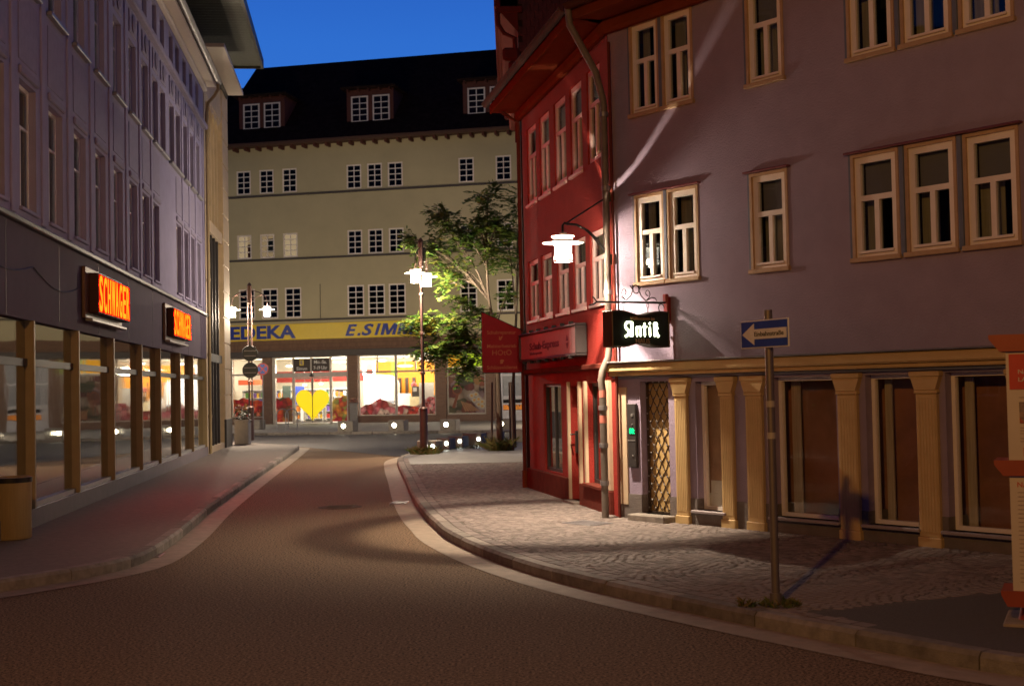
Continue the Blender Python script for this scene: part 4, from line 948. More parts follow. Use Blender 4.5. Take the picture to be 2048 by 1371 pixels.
# gated doorway
box('door_back', mat('ochre door', (.48, .32, .13), .6), gb, .45, .97, .17, .36, .2, 1.92)
b = MB(); b.cbox(.38, 1.06, -.2, .3, .10, .2, .012); b.obj('door_step', M_kerb, gb)
gt = MB(); n = 4; w0, w1 = .46, .96
def lat(t): return w0 + (w1 - w0) * t
for q in range(-8, 5):
    for sgn in (1, -1):
        pts = []
        for k in range(31):
            t = k / 30; z = .24 + 1.64 * t; x = (q / 4 + (z - .24) / 1.64 * 2) if sgn > 0 else (1 + -q / 4 - (z - .24) / 1.64 * 2)
            if 0 <= x <= 1: pts.append((lat(x), .13 + .004 * sgn + .006 * math.sin(k * 2.1), z))
        if len(pts) > 1: gt.tube(pts, .0065, 5)
gt.box(.46, .48, .12, .15, .2, 1.92); gt.box(.94, .96, .12, .15, .2, 1.92); gt.box(.46, .96, .12, .15, .2, .225); gt.box(.46, .96, .12, .15, 1.895, 1.92)
gto = gt.obj('lattice_gate', mat('gate iron', (.10, .07, .05), .5, metal=.5), gb)
kn = MB().lathe([(.001, -.012), (.011, -.006), (.011, .006), (.001, .012)], 0, 0, 0, 8).mesh('gate_knob', M_metal, smooth=True)
for r in range(17):
    for q in range(5 - r % 2): put('gate_knob', kn, gto, (lat((q + .5 * (r % 2)) / 4 * .92 + .04), .115, .27 + .1025 * r))
# bell and display panel
bp = MB(); bp.cbox(.24, .40, -.03, .02, .79, 1.63, .008); bpo = bp.obj('vending_panel', M_darkframe, gb)
M_led = emit('green digits', (.01, .75, .22), 2.2)
text('digits', '88:', .075, M_led, bpo, .315, -.032, 1.235, width=.10, bold=.02, align='L').location.x = .285
for z, r in ((1.48, .02), (1.36, .01), (.95, .01)): b = MB(); b.lathe([(.001, 0), (r, .0), (r, .01), (.001, .012)], 0, 0, 0, 10); o = b.obj('button', M_metal, bpo, (.34, -.03, z)); o.rotation_euler.x = math.pi / 2
box('panel_split', M_metal, bpo, .25, .39, -.034, -.03, 1.14, 1.155)
box('side_jamb', M_cream, gb, .0, .2, -.004, .02, .3, 1.85)
# eave
bb = MB(); bb.box(-.12, G1, -.5, .2, 6.80, 6.86); bb.cbox(-.12, G1, -.54, -.5, 6.78, 6.94, .008); bb.obj('eave_soffit', M_orange, gb)
bb = MB(); bb.cbox(-.02, G1, -.14, .01, 6.62, 6.80, .04); bb.obj('eave_moulding', M_orange, gb)
gutter(gb, -.12, G1, -.61, 6.96, .065, M_brownpipe)
bb = MB(); bb.quad((-.1, -.56, 6.95), (G1, -.56, 6.95), (G1, 3.2, 10.4), (-.1, 3.2, 10.4)); bb.quad((-.1, 7, 6.95), (G1, 7, 6.95), (G1, 3.2, 10.4), (-.1, 3.2, 10.4)); bb.obj('roof', M_roof, gb)
# rainwater pipe in the corner between the two houses
dp = MB(); c0 = Vector((1.3785, 17.4704, 0)); ob = Vector((-.90, -.43, 0)).normalized()
q = lambda o, z: tuple(c0 + ob * o + Vector((0, 0, z)))
dp.tube([q(.6, 6.92), q(.58, 6.7), q(.42, 6.45), q(.2, 6.1), q(.09, 5.7), q(.08, 2.4), q(.1, 2.25), q(.19, 2.08), q(.22, 1.95), q(.2, 1.8), q(.2, .1)], .048, 12)
rp_ = dp.obj('rain_pipe', mat('weathered pipe', (.20, .165, .14), .6, metal=.1, var=.2, big=.35, bigscale=1.2, streak=1), None, smooth=True); tag(rp_, 'grey rain pipe running down the corner between red house and lilac house', 'downpipe')
for z, o in ((.55, .2), (1.05, .2), (1.55, .2), (3.1, .08), (4.5, .08), (5.5, .085)):
    b = MB(); b.tube([q(o, z), q(o, z + .06)], .060, 12); b.obj('pipe_collar', M_zinc, rp_)
for z in (1.72, 1.38): b = MB(); b.tube([q(.2, z), q(.2, z + .1)], .0495, 12, False); b.obj('sticker', mat('sticker', (.6, .2, .15), .6), rp_)
dp = MB(); dp.tube([q(.06, 6.5), q(.05, .12)], .02, 8)
for v in range(len(dp.v)): dp.v[v] = (dp.v[v][0] + .09 * .618, dp.v[v][1] - .09 * .786, dp.v[v][2])
tag(dp.obj('cable_conduit', M_redbrown, None, smooth=True), 'thin reddish conduit just right of the grey rain pipe', 'conduit')

# ------------------------------------------------------------------ unseen house added on the left as a dark reflection for the lilac windows
sh_ = thing('unseen_side_house', 'unseen plain brown rendered house added to close the side street beyond the left corner', 'house', (-34, -6, 0), math.pi / 2)
hs = [(1.5 + 2.6 * k, 2.6 + 2.6 * k, z, z + 1.5) for k in range(11) for z in (1.2, 4.3, 7.4)]
wall_sheet(0, 30, 0, 12, hs, .15).obj('wall', mat('brown render', (.22, .13, .09), .9), sh_)
for a, c, z0, z1 in hs: window(sh_, a, z0, c - a, z1 - z0, .1, M_white, M_glass, .07, rows=(.65, .35), splits=[2, 1])
box('interior', M_dark, sh_, 0, 30, .5, 8, 0, 12)
bb = MB(); bb.quad((-.3, -.5, 11.9), (30.3, -.5, 11.9), (30.3, 5, 17), (-.3, 5, 17)); bb.obj('roof', M_roof, sh_)

# ------------------------------------------------------------------ tile hung house rising behind
rh = thing('tile_hung_house', 'tall house hung with dark red tiles rising behind the red house roof', 'house', (.26, 27.0, 0))
M_tile = mat('hanging tile', (.10, .035, .03), .75, var=.4, vscale=9, bump=.3)
box('wall', mat('tile batten wall', (.04, .016, .014), .9), rh, 0, 9, .03, 7, .1, 15)
tm = MB().cbox(-.084, .084, -.035, .0, 0, .19, .006).mesh('tile', M_tile); k = 0
for r in range(20):
    for c in range(9):
        o = put('tile', tm, rh, (.09 + .175 * c + (.087 if r % 2 else 0), .03, 7.6 + .165 * r)); o.rotation_euler = (random.uniform(.03, .10), random.uniform(-.02, .02), 0)
bb = MB()
bb.cbox(-.42, .1, -.1, 7, 9.72, 9.86, .02); bb.cbox(-.5, -.36, -.12, 7, 9.84, 10.02, .02); bb.prism([(-.36, 9.72), (0, 9.72), (0, 9.3)], -.08, 6.9); bb.obj('eave_box', M_redbrown, rh)
bb = MB(); bb.tube([(-.43, .0, 9.82), (-.42, .0, 9.5), (-.3, .0, 9.3), (-.08, .0, 9.2), (-.06, .0, 8.6), (-.06, .0, 7)], .05, 8); bb.obj('downpipe', M_redbrown, rh, smooth=True)
bb = MB(); bb.cbox(-.34, .02, -.05, 6, 8.72, 9.0, .05); bb.cbox(-.22, .02, -.05, 6, 8.45, 8.72, .05); bb.obj('cornice_block', M_redbrown, rh)
bb = MB(); bb.quad((-.45, -.15, 10.0), (-.45, 7, 10.0), (4.5, 7, 16), (4.5, -.15, 16)); bb.obj('roof', M_roof, rh)

# ------------------------------------------------------------------ lamps
M_lampwhite = mat('lamp white enamel', (.85, .83, .78), .4, var=.02)
def lamp_head(parent, loc, power, r_src, scale=1.0, glow=5.5, drop=.10, down=0, up=0, soft=0, sleeve=False):
    """hanging lantern: cap with a narrow streak gap added under it, wide collar disc, glowing glass cylinder, bottom ring"""
    x, y, z = loc; s = scale
    c = MB(); c.lathe([(.001, .13), (.05, .125), (.055, .10), (.15, .09), (.152, .075), (.128, .07), (.128, .053)], 0, 0, 0, 28); c.lathe([(.128, .053), (.001, .053)], 0, 0, 0, 28)  # gap below the cap is added to throw a light streak on the walls
    c.v = [(v[0] * s, v[1] * s, v[2] * s) for v in c.v]
    put('lamp_cap', c.mesh('lamp_cap', M_lampwhite, smooth=True), parent, loc)
    d = MB(); d.lathe([(.125, .040), (.128, .0), (.275, -.012), (.275, -.002), (.134, .014), (.132, .040), (.125, .040)], 0, 0, 0, 32); d.v = [(v[0] * s, v[1] * s, v[2] * s) for v in d.v]
    put('collar_disc', d.mesh('collar_disc', M_lampwhite, smooth=True), parent, loc)
    g = MB(); g.lathe([(.118, .0), (.112, -.03), (.112, -.16), (.122, -.19), (.122, -.235)], 0, 0, 0, 28); g.lathe([(.122, .044), (.122, .0)], 0, 0, 0, 28); g.v = [(v[0] * s, v[1] * s, v[2] * s) for v in g.v]
    put('lamp_glass', g.mesh('lamp_glass', shine_glass('lamp glass', (1, .90, .74), glow, .8), smooth=True), parent, loc)
    b = MB(); b.lathe([(.122, -.235), (.132, -.237), (.132, -.262), (.122, -.262), (.112, -.25), (.122, -.235)], 0, 0, 0, 28); b.lathe([(.112, -.150), (.121, -.152), (.121, -.160), (.112, -.162)], 0, 0, 0, 28); b.v = [(v[0] * s, v[1] * s, v[2] * s) for v in b.v]
    put('lamp_ring', b.mesh('lamp_ring', M_metal, smooth=True), parent, loc)
    l = light('lamp_light', 'POINT', (x, y, z - drop * s), power, HALIDE, r_src); l.parent = parent
    if sleeve:    # unseen sleeve, added so the burner shines up and down but not sideways
        b = MB(); b.lathe([(.050, -.135), (.052, -.135), (.052, -.064), (.050, -.064), (.050, -.135)], 0, 0, 0, 24); put('beam_sleeve', b.mesh('beam_sleeve', M_metal), parent, loc)
    if soft:
        l = light('lamp_glow', 'POINT', (x, y, z - .20 * s), soft, HALIDE, .06); l.parent = parent
    if up:        # light leaving through the clear top of the lantern
        l = light('lamp_uplight', 'POINT', (x, y, z + .17 * s), up, HALIDE, .03); l.parent = parent
    if down:      # the reflector throws most of the light downwards
        l = light('lamp_reflector', 'SPOT', (x, y, z - .12 * s), down, HALIDE, .03); l.data.spot_size = math.radians(104); l.data.spot_blend = 1.0; l.parent = parent
LAMP = Vector((.70, 17.13, 3.78))
wl = thing('wall_lamp', 'glowing white wall lantern with a wide disc on an iron bracket at the house corner', 'wall lamp', (c0.x, c0.y, 0))
rel_ = LAMP - c0; rel_.z = 3.78
lamp_head(wl, tuple(rel_), 900, .007, down=420, soft=190, sleeve=True)
u_ = Vector((rel_.x, rel_.y, 0)).normalized(); n_l = Vector((rel_.x, rel_.y, 0)).length
br = MB(); tp = lambda o, z: tuple(u_ * o + Vector((0, 0, z)))
br.tube([tp(n_l, 3.9), tp(n_l, 4.0), tp(n_l - .03, 4.04), tp(n_l - .08, 4.02)], .016, 8)
br.tube([tp(n_l - .05, 4.03), tp(.06, 4.42)], .011, 8)
br.tube([tp(n_l - .04, 4.03), tp(n_l * .72, 4.02), tp(n_l * .5, 3.95), tp(n_l * .28, 3.82), tp(.08, 3.58)], .016, 8)
br.tube([tp(n_l * .6, 3.99), tp(n_l * .42, 3.88), tp(.1, 3.66)], .009, 6)
br.obj('bracket', M_iron, wl, smooth=True)
b = MB(); b.cbox(-.06, .06, -.06, .06, 3.5, 3.64, .01); b.cbox(-.05, .05, -.05, .05, 4.36, 4.48, .01); b.obj('wall_plate', M_iron, wl)
def lamp_post(x, y, a, label, power=430, arm=.66, src=.03):
    t = thing('lamp_post', label, 'street lamp', (x, y, .12), a, 'twin armed street lamps')
    b = MB(); b.tube([(0, 0, 0), (0, 0, 1.25)], .115, 14); b.tube([(0, 0, 1.25), (0, 0, 1.3)], [.125, .09], 14); b.obj('base_sleeve', M_post, t, smooth=True)
    b = MB(); b.tube([(-.055, 0, 1.25), (-.055, 0, 5.3)], .032, 10); b.tube([(.055, 0, 1.25), (.055, 0, 5.3)], .032, 10); b.obj('twin_pole', M_post, t, smooth=True)
    for z in (2.2, 3.3, 4.4): b = MB(); b.cbox(-.1, .1, -.05, .05, z, z + .07, .01); b.obj('pole_clamp', M_post, t)
    b = MB(); b.cbox(-.08, .08, -.06, .06, 5.2, 5.9, .02); b.lathe([(.09, 5.9), (.05, 5.98), (.001, 6.02)], 0, 0, 0, 12); b.obj('post_head', M_post, t)
    for s in (-1, 1):
        b = MB(); b.tube([(0, 0, 5.75), (s * arm * .6, 0, 5.62), (s * arm * .95, 0, 5.45), (s * arm, 0, 5.3), (s * arm, 0, 5.1)], .018, 8); b.tube([(0, 0, 5.35), (s * arm * .8, 0, 5.55)], .012, 8); b.obj('arm', M_post, t, smooth=True)
        lamp_head(t, (s * arm, 0, 4.98), power, src, 1.05, drop=.2, up=power * .22)
    return t
lp1 = lamp_post(-2.50, 36.2, math.radians(80), 'twin lamp post with both lanterns lit in front of the tree on the right pavement', 950)
bx = MB(); bx.cbox(.06, .2, -.1, .1, 5.35, 5.75, .02); bx.obj('control_box', M_iron, lp1)
lp2 = lamp_post(-10.0, 49.6, math.radians(4), 'twin lamp post carrying two round signs at the left pavement end', 1800)
lp3 = lamp_post(3.5, 61.0, math.radians(20), 'unseen twin lamp post added on the square past the red house', 900)  # hidden post, added to light the far facade
lp4 = lamp_post(-19.5, 61.5, math.radians(20), 'unseen twin lamp post added on the cross street past the stone building', 850)  # another post out of sight, added for the far facade's light
# round sign backs on the second post
for z, lb_ in ((3.42, 'upper round traffic sign seen from its dark back on the lamp post'), (2.78, 'lower round traffic sign seen from its dark back on the lamp post')):
    t = thing('round_traffic_sign', lb_, 'traffic sign', (-9.97, 49.42, z), math.radians(6), 'round sign backs')
    b = MB(); b.lathe([(.001, 0), (.295, 0), (.30, .012), (.295, .024), (.001, .024)], 0, 0, 0, 32); b.v = [(v[0], -v[2], v[1]) for v in b.v]; b.obj('sign_plate', mat('dull sign back', (.05, .055, .055), .5, metal=.3), t)
    b = MB(); b.box(-.22, .22, -.05, -.025, .08, .11); b.box(-.22, .22, -.05, -.025, -.11, -.08); b.obj('mounting_rail', M_zinc, t)
# no stopping sign
t = thing('no_stopping_sign', 'round blue and red no stopping sign on a thin post by the supermarket', 'traffic sign', (-12.5, 65.0, .12), math.radians(8))
b = MB(); b.tube([(0, .03, 0), (0, .03, 3.3)], .03, 8); b.obj('post', M_metal, t, smooth=True)
def disc(name, r, y, m, par, z, seg=28):
    b = MB(); b.lathe([(.001, 0), (r, 0), (r, .01), (.001, .01)], 0, 0, 0, seg); b.v = [(v[0], -v[2] + y, v[1] + z) for v in b.v]; return b.obj(name, m, par)
M_tr = mat('traffic red', (.55, .03, .03), .4); M_tb = mat('traffic blue', (.02, .07, .42), .4)
disc('sign_rim', .30, 0, M_tr, t, 3.0); disc('sign_face', .235, -.012, M_tb, t, 3.0)
for a in (45, -45):
    b = MB(); b.box(-.24, .24, -.028 - (.003 if a > 0 else 0), -.023, -.028, .028); ca, sa = math.cos(math.radians(a)), math.sin(math.radians(a)); b.v = [(v[0] * ca - v[2] * sa, v[1], v[0] * sa + v[2] * ca + 3.0) for v in b.v]; b.obj('cross_bar', M_tr, t)

# ------------------------------------------------------------------ hanging signs
# antique shop sign, square to the lilac wall
AP = Vector((2.024, 16.649, 0))
an = thing('hanging_shop_sign', 'black hanging sign with glowing Gothic Antik lettering on a scrolled iron bar', 'hanging sign', (AP.x - .786 * 1.22, AP.y - .618 * 1.22, 0), math.atan2(.618, .786))
M_sign = mat('black sign body', (.014, .020, .012), .5, spec=.25); M_gold = mat('dim gilt lettering', (.35, .20, .09), .5)
b = MB(); zb = 2.92; b.tube([(-.02, 0, zb - .02), (1.22, 0, zb)], .013, 8)
b.tube([(-.02, 0, zb - .02), (-.08, 0, zb - .05), (-.14, 0, zb - .06)], .010, 6); b.tube([(-.02, 0, zb - .02), (-.07, 0, zb + .03), (-.09, 0, zb + .04)], .008, 6)
b.obj('sign_bar', M_iron, an, smooth=True)
def spiral(cx, cz, r0, r1, a0, a1, n=22): return [(cx + (r0 + (r1 - r0) * k / n) * math.cos(a0 + (a1 - a0) * k / n), 0, cz + (r0 + (r1 - r0) * k / n) * math.sin(a0 + (a1 - a0) * k / n)) for k in range(n + 1)]
b = MB(); xm = .64
b.tube(spiral(xm, zb + .155, .052, .052, 0, 2 * math.pi, 24), .007, 6)
for s in (-1, 1):
    b.tube([(xm + s * .055, 0, zb + .21), (xm + s * .05, 0, zb + .15), (xm + s * .09, 0, zb + .07), (xm + s * .17, 0, zb + .015)], .007, 6)
    b.tube([(xm + s * .055, 0, zb + .15), (xm + s * .1, 0, zb + .20)], .006, 5)
    b.tube([(xm + s * .17, 0, zb + .012), (xm + s * .23, 0, zb + .06), (xm + s * .245, 0, zb + .10)] + [(xm + s * (.205 + .035 * math.cos(t * .55)), 0, zb + .115 + .035 * math.sin(t * .55)) for t in range(0, 10)], .006, 5)
    b.tube([(xm + s * .17, 0, zb + .012), (xm + s * .27, 0, zb + .06), (xm + s * .33, 0, zb + .055), (xm + s * .36, 0, zb + .02)], .006, 5)
b.obj('scroll_work', M_iron, an, smooth=True)
for x in (.42, .84):
    b = MB(); b.tube([(x + .018 * math.cos(k * .7), 0, zb - .045 + .03 * math.sin(k * .7)) for k in range(10)], .005, 5); b.tube([(x, 0, zb - .07), (x, 0, zb - .15)], .006, 5); b.obj('hanger', M_iron, an)
top = lambda t: zb - .125 - .075 * math.sin(math.pi * t) ** 2 * (1 if True else 0)
x0, x1 = .15, 1.13
poly = [(x0 + (x1 - x0) * k / 24, (2.345 + .04 * math.sin(math.pi * k / 24) ** 2 * 1.2 - .02 * math.sin(2 * math.pi * k / 24) ** 2)) for k in range(25)] + [(x1 - (x1 - x0) * k / 24, 2.80 - .05 * math.sin(math.pi * k / 24) ** 2 + .02 * math.sin(2 * math.pi * k / 24) ** 2) for k in range(25)]
b = MB(); b.prism(poly, -.08, .08); so = b.obj('sign_body', M_sign, an)
for xx in (x0 - .006, x1 - .012): b = MB(); b.cbox(xx, xx + .02, -.09, .09, 2.35, 2.795, .006); b.obj('end_cap', mat('dark brass', (.09, .05, .03), .4, metal=.4), an)
b = MB(); b.tube([(p[0], -.082, p[1] - .012) for p in poly[25:]], .007, 5); b.tube([(p[0], -.082, p[1] + .012) for p in poly[:25]], .007, 5); b.obj('face_rim', mat('dark brass', (.09, .05, .03)), an)
M_lit_letters = emit('lit Gothic letters', (.93, 1.0, .62), 7)
def frak(strokes, x, zc, s):
    """heavy pen strokes with slanted ends"""
    b = MB(); k = 0
    for st in strokes:
        if st[0] == 'v':     # upright with diamond feet
            _, cx, za, zt = st; w = .078
            b.prism([(x + s * p, zc + s * r) for p, r in ((cx - w, za + .1), (cx, za - .04), (cx + w + .02, za + .1), (cx + w, za + .16), (cx + w, zt - .12), (cx + .02, zt + .04), (cx - w - .03, zt - .08), (cx - w, zt - .16))], -.088 - .0012 * k, -.08)
        else:
            _, pts, w = st
            for (ax_, az_), (bx_, bz_) in zip(pts, pts[1:]):
                L = math.hypot(bx_ - ax_, bz_ - az_); nx, nz = -(bz_ - az_) / L * w, (bx_ - ax_) / L * w
                b.prism([(x + s * (ax_ + nx), zc + s * (az_ + nz)), (x + s * (ax_ - nx), zc + s * (az_ - nz)), (x + s * (bx_ - nx), zc + s * (bz_ - nz)), (x + s * (bx_ + nx), zc + s * (bz_ + nz))], -.088 - .0012 * k, -.08); k += 1
        k += 1
    return b.obj('letter', M_lit_letters, an)
sc_ = .18; zc = 2.48
frak([('l', [(.42, .98), (.12, .95), (.0, .72), (.1, .5), (.3, .42)], .075), ('l', [(.3, .42), (.3, .12), (-.02, -.02)], .075), ('v', .62, 0, .98), ('l', [(.36, .98), (.66, .92)], .06), ('l', [(.3, .14), (.5, .02)], .06)], .365, zc, sc_)
frak([('v', .12, 0, .68), ('v', .45, 0, .68), ('l', [(.15, .6), (.45, .68)], .05)], .54, zc, sc_)
frak([('v', .14, 0, .92), ('l', [(-.03, .66), (.36, .68)], .05)], .67, zc, sc_)
frak([('v', .12, 0, .68), ('l', [(.06, .86), (.18, .96)], .06)], .765, zc, sc_)
frak([('v', .12, 0, .98), ('l', [(.12, .95), (.36, .93), (.32, .68)], .06), ('l', [(.1, .5), (.46, .6)], .05), ('l', [(.22, .5), (.34, .14), (.5, .0)], .085)], .845, zc, sc_)
text('letters', 'Willkommen im', .042, M_gold, an, .66, -.082, 2.685, width=.42, bold=.02, align='C')
text('letters', 'HAUS', .058, M_gold, an, .66, -.082, 2.395, width=.24, bold=.01, align='C')
b = MB(); b.cbox(1.15, 1.22, -.04, .04, 2.68, 3.0, .01); b.cbox(1.13, 1.19, -.03, .03, 2.93, 3.03, .01); b.obj('wall_bracket', mat('red iron', (.28, .02, .025), .45), an)
b = MB(); b.tube([(1.2, 0, 2.5), (1.12, 0, 2.52)], .02, 8); b.obj('stay', M_iron, an)
b = MB(); b.tube(spiral(1.08, 2.85, .05, .05, 0, math.pi * 1.6, 14), .006, 5); b.obj('side_scroll', M_iron, an)
# banner of the shoe repair shop
bn = thing('hanging_banner', 'red slanted top banner lettered for shoe repair, hung out from the red house edge', 'banner', (.249 - .98 * .80, 23.0237 - .2 * .80, 0), math.atan2(.2, .98))
def sag(x, z): return .02 * math.sin(x * 7 + z * 3) * (1 if z < 3 else .5)
b = MB(); nx_, nz_ = 10, 12; vs = []
for side in (0, 1):
    for i in range(nx_ + 1):
        t = i / nx_; x = .012 + .70 * t; zt = 3.215 - .31 * t; zl = 2.16 - .012 * math.sin(math.pi * t)
        for j in range(nz_ + 1): z = zl + (zt - zl) * j / nz_; vs.append((x, sag(x, z) + .006 * side, z))
N = (nx_ + 1) * (nz_ + 1); fs = []
for side in (0, 1):
    for i in range(nx_):
        for j in range(nz_): a = side * N + i * (nz_ + 1) + j; fs.append((a, a + nz_ + 1, a + nz_ + 2, a + 1))
b.add(vs, fs); b.obj('cloth', mat('banner cloth', (.34, .012, .022), .8, var=.1), bn, smooth=True)
M_bt = mat('banner lettering', (.50, .17, .08), .8)
for s, z, h, w, bo in (('Schuhreparatur', 2.83, .062, .52, .012), ('Meisterbetrieb', 2.59, .062, .52, .012), ('HOtO', 2.46, .09, .34, .0), ('Schlüsseldienst', 2.215, .062, .54, .012)):
    o = text('letters', s, h, M_bt, bn, .36, -.024, z, width=w, bold=bo, align='C', depth=.002)
    for v in o.data.vertices: v.co.y += sag(v.co.x + .36, v.co.z + z) + .02
b = MB(); b.prism([(.34, 2.72), (.38, 2.79), (.35, 2.79), (.33, 2.76), (.31, 2.80), (.31, 2.73)], -.004, -.001); b.prism(disc_poly(.36, 2.36, .035, .022), -.004, -.001); b.prism(disc_poly(.35, 2.325, .028, .018), -.004, -.001)
b.v = [(v[0], v[1] + sag(v[0], v[2]), v[2]) for v in b.v]; b.obj('emblem', M_bt, bn)
b = MB(); b.tube([(.0, .003, 3.225), (.80, .003, 2.87)], .009, 6); b.tube([(.0, .003, 3.2), (.0, .003, 2.15)], .006, 6); b.tube([(.0, .003, 2.15), (.8, .003, 2.15)], .008, 6); b.obj('banner_rod', M_iron, bn)
# one-way sign
ow = thing('one_way_sign', 'blue one way arrow sign reading Einbahnstraße on a slim grey post at the kerb', 'traffic sign', (2.04, 10.32, .12))
b = MB(); b.tube([(0, 0, 0), (0, 0, 2.32)], .033, 12); b.tube([(0, 0, 0), (0, 0, .09)], .05, 12); b.obj('post', mat('weathered post', (.20, .17, .14), .5, metal=.5), ow, smooth=True)
for z in (1.55, 1.3): b = MB(); b.tube([(0, 0, z), (0, 0, z + .05)], .037, 12); b.obj('sticker', mat('pale sticker', (.4, .36, .3), .6), ow)
def ow_part(bm_, name, m):
    a = math.atan2(-.886, .463); ca, sa = math.cos(a), math.sin(a)
    bm_.v = [(v[0] * ca - v[1] * sa, v[0] * sa + v[1] * ca, v[2]) for v in bm_.v]; return bm_.obj(name, m, ow)
zs = 2.02; hw, hh = .30, .112
b = MB(); b.cbox(-hw, hw, -.045, -.037, zs, zs + 2 * hh, .003); ow_part(b, 'sign_panel', mat('traffic white', (.7, .7, .68), .4))
b = MB(); b.cbox(-hw + .012, hw - .012, -.049, -.045, zs + .010, zs + 2 * hh - .010, .001); ow_part(b, 'blue_face', M_tb)
b = MB(); zm = zs + hh; b.prism([(-hw + .03, zm), (-.12, zm + .085), (-.12, zm + .04), (hw - .02, zm + .04), (hw - .02, zm - .04), (-.12, zm - .04), (-.12, zm - .085)], -.054, -.048); ow_part(b, 'arrow', MATS['traffic white'])
tx = text('lettering', 'Einbahnstraße', .036, M_iron, ow, 0, 0, 0, width=.36, bold=.008, depth=.002)
a_ = math.atan2(-.886, .463)
for v in tx.data.vertices:
    x, y, z = v.co.x - .11, v.co.y - .0555, v.co.z + zm - .018; v.co = Vector((x * math.cos(a_) - y * math.sin(a_), x * math.sin(a_) + y * math.cos(a_), z))
b = MB(); b.box(-.05, .05, -.037, .035, zs + .05, zs + .08); b.box(-.05, .05, -.037, .035, zs + .15, zs + .18); ow_part(b, 'clamp', M_zinc)

# notice column at the right edge
nc = thing('notice_column', 'orange red notice column with lit paper boards at the right edge of the pavement', 'notice board', (3.50, 9.28, .12), math.radians(-24))
M_rp = mat('red column paint', (.28, .045, .018), .5, var=.1)
b = MB(); b.cbox(-.05, 1.15, -.10, .5, -.02, .02, .008); b.obj('footing', M_gutter, nc)
for x in (.12, .95): b = MB(); b.tube([(x, .14, .0), (x, .14, .14)], [.09, .055], 14); b.obj('foot', M_rp, nc, smooth=True)
def ledge(z0, z1, o=.09): b = MB(); b.prism([(-.02, z0), (1.12, z0), (1.12 + o, z1 - .03), (1.12 + o, z1), (-.02 - o, z1), (-.02 - o, z1 - .03)], -.05, .33); b.obj('ledge', M_rp, nc)
ledge(.13, .24, .04); ledge(1.05, 1.16, .06); ledge(1.93, 2.05, .07)
M_np = mat('notice paper', (.52, .46, .40), .6, var=.04)
lowb = box('board', M_np, nc, .02, 1.08, -.02, .30, .24, 1.05); upb = box('board', M_np, nc, .02, 1.08, -.02, .30, 1.16, 1.93)
box('red_header', mat('notice red', (.45, .03, .02), .5), upb, .04, 1.06, -.026, -.02, 1.66, 1.91)
text('lettering', 'NACHRICHTEN', .03, M_np, upb, .10, -.026, 1.77, width=.34, bold=.01, depth=.003); text('lettering', 'LANDKREIS', .03, M_np, upb, .10, -.026, 1.715, width=.26, bold=.01, depth=.003)
M_txt = mat('small print', (.35, .28, .24), .7); M_pic = photo_print('notice picture', [(.3, .2, .16), (.08, .06, .06), (.45, .3, .25), (.5, .1, .08), (.2, .15, .14)], 9, 3)
box('printed_picture', M_pic, upb, .10, .5, -.026, -.02, 1.42, 1.57)
box('red_emblem', MATS['notice red'], upb, .12, .2, -.026, -.02, 1.19, 1.25); box('red_emblem', MATS['notice red'], upb, .34, .42, -.026, -.02, 1.30, 1.34)
for z in (1.60, 1.385, 1.365, 1.345, 1.31, 1.29): box('printed_line', M_txt, upb, .1, .3 if z > 1.5 else .31, -.0235, -.02, z, z + .006)
text('lettering', 'NACHRICHTEN', .035, MATS['notice red'], lowb, .07, -.02, .97, width=.36, bold=.012, depth=.003)
for k in range(22):
    z = .93 - .03 * k; box('printed_line', M_txt, lowb, .07, .45 + .15 * math.sin(k * 1.7), -.0235, -.02, z, z + .006)

# litter bin on the left
lbn = thing('litter_bin', 'cylindrical bronze litter bin standing by the left shop windows', 'litter bin', (-6.30, 16.30, .12))
b = MB(); b.lathe([(.001, 0), (.235, 0), (.245, .02), (.245, .74), (.25, .76), (.225, .77), (.2, .765), (.2, .4), (.001, .4)], 0, 0, 0, 36); b.obj('body', mat('bin bronze', (.42, .31, .14), .45, metal=.25, var=.1, stretch=(8, 8, .5)), lbn, smooth=True)
b = MB(); b.lathe([(.252, .70), (.256, .70), (.256, .76), (.252, .76)], 0, 0, 0, 36); b.obj('rim', M_iron, lbn, smooth=True)
b = MB(); b.box(-.03, .03, .2, .3, .3, .5); b.obj('wall_clip', M_iron, lbn)

# ------------------------------------------------------------------ lights set in stone
M_block = mat('concrete block', (.26, .235, .20), .8, var=.15, vscale=6, bump=.35, bscale=50)
M_spot = emit('block lamp', (1, .86, .58), 30); M_spot2 = emit('cool block lamp', (.95, 1, .85), 26)
CU = [(-7.46, 58.65), (-5.14, 58.13), (-2.81, 57.6), (-.37, 57.05), (-12.9, 65.2)]
CL = ['lit stone cube in front of the planter beside the doors', 'lit stone cube below the wide shop window', 'lit stone cube below the kitchen picture', 'lit stone cube behind the tree trunk', 'lit stone cube by the left lamp post, half hidden by the planter']
for (x, y), l in zip(CU, CL):
    t = thing('light_cube', l, 'block light', (x, y, .12), ang(EBd), 'lit stone cubes along the far kerb')
    b = MB(); b.cbox(-.36, .36, -.36, .36, 0, .47, .02); b.obj('block', M_block, t)
    b = MB(); b.lathe([(.001, 0), (.10, 0), (.10, .02), (.001, .03)], 0, 0, 0, 20); b.v = [(v[0] - .08, -.36 - v[2], v[1] + .25) for v in b.v]; b.obj('lamp', M_spot, t)
    b = MB(); b.lathe([(.10, 0), (.15, 0), (.15, .025), (.10, .025)], 0, 0, 0, 20); b.v = [(v[0] - .08, -.36 - v[2], v[1] + .25) for v in b.v]; b.obj('lamp_ring', M_zinc, t)
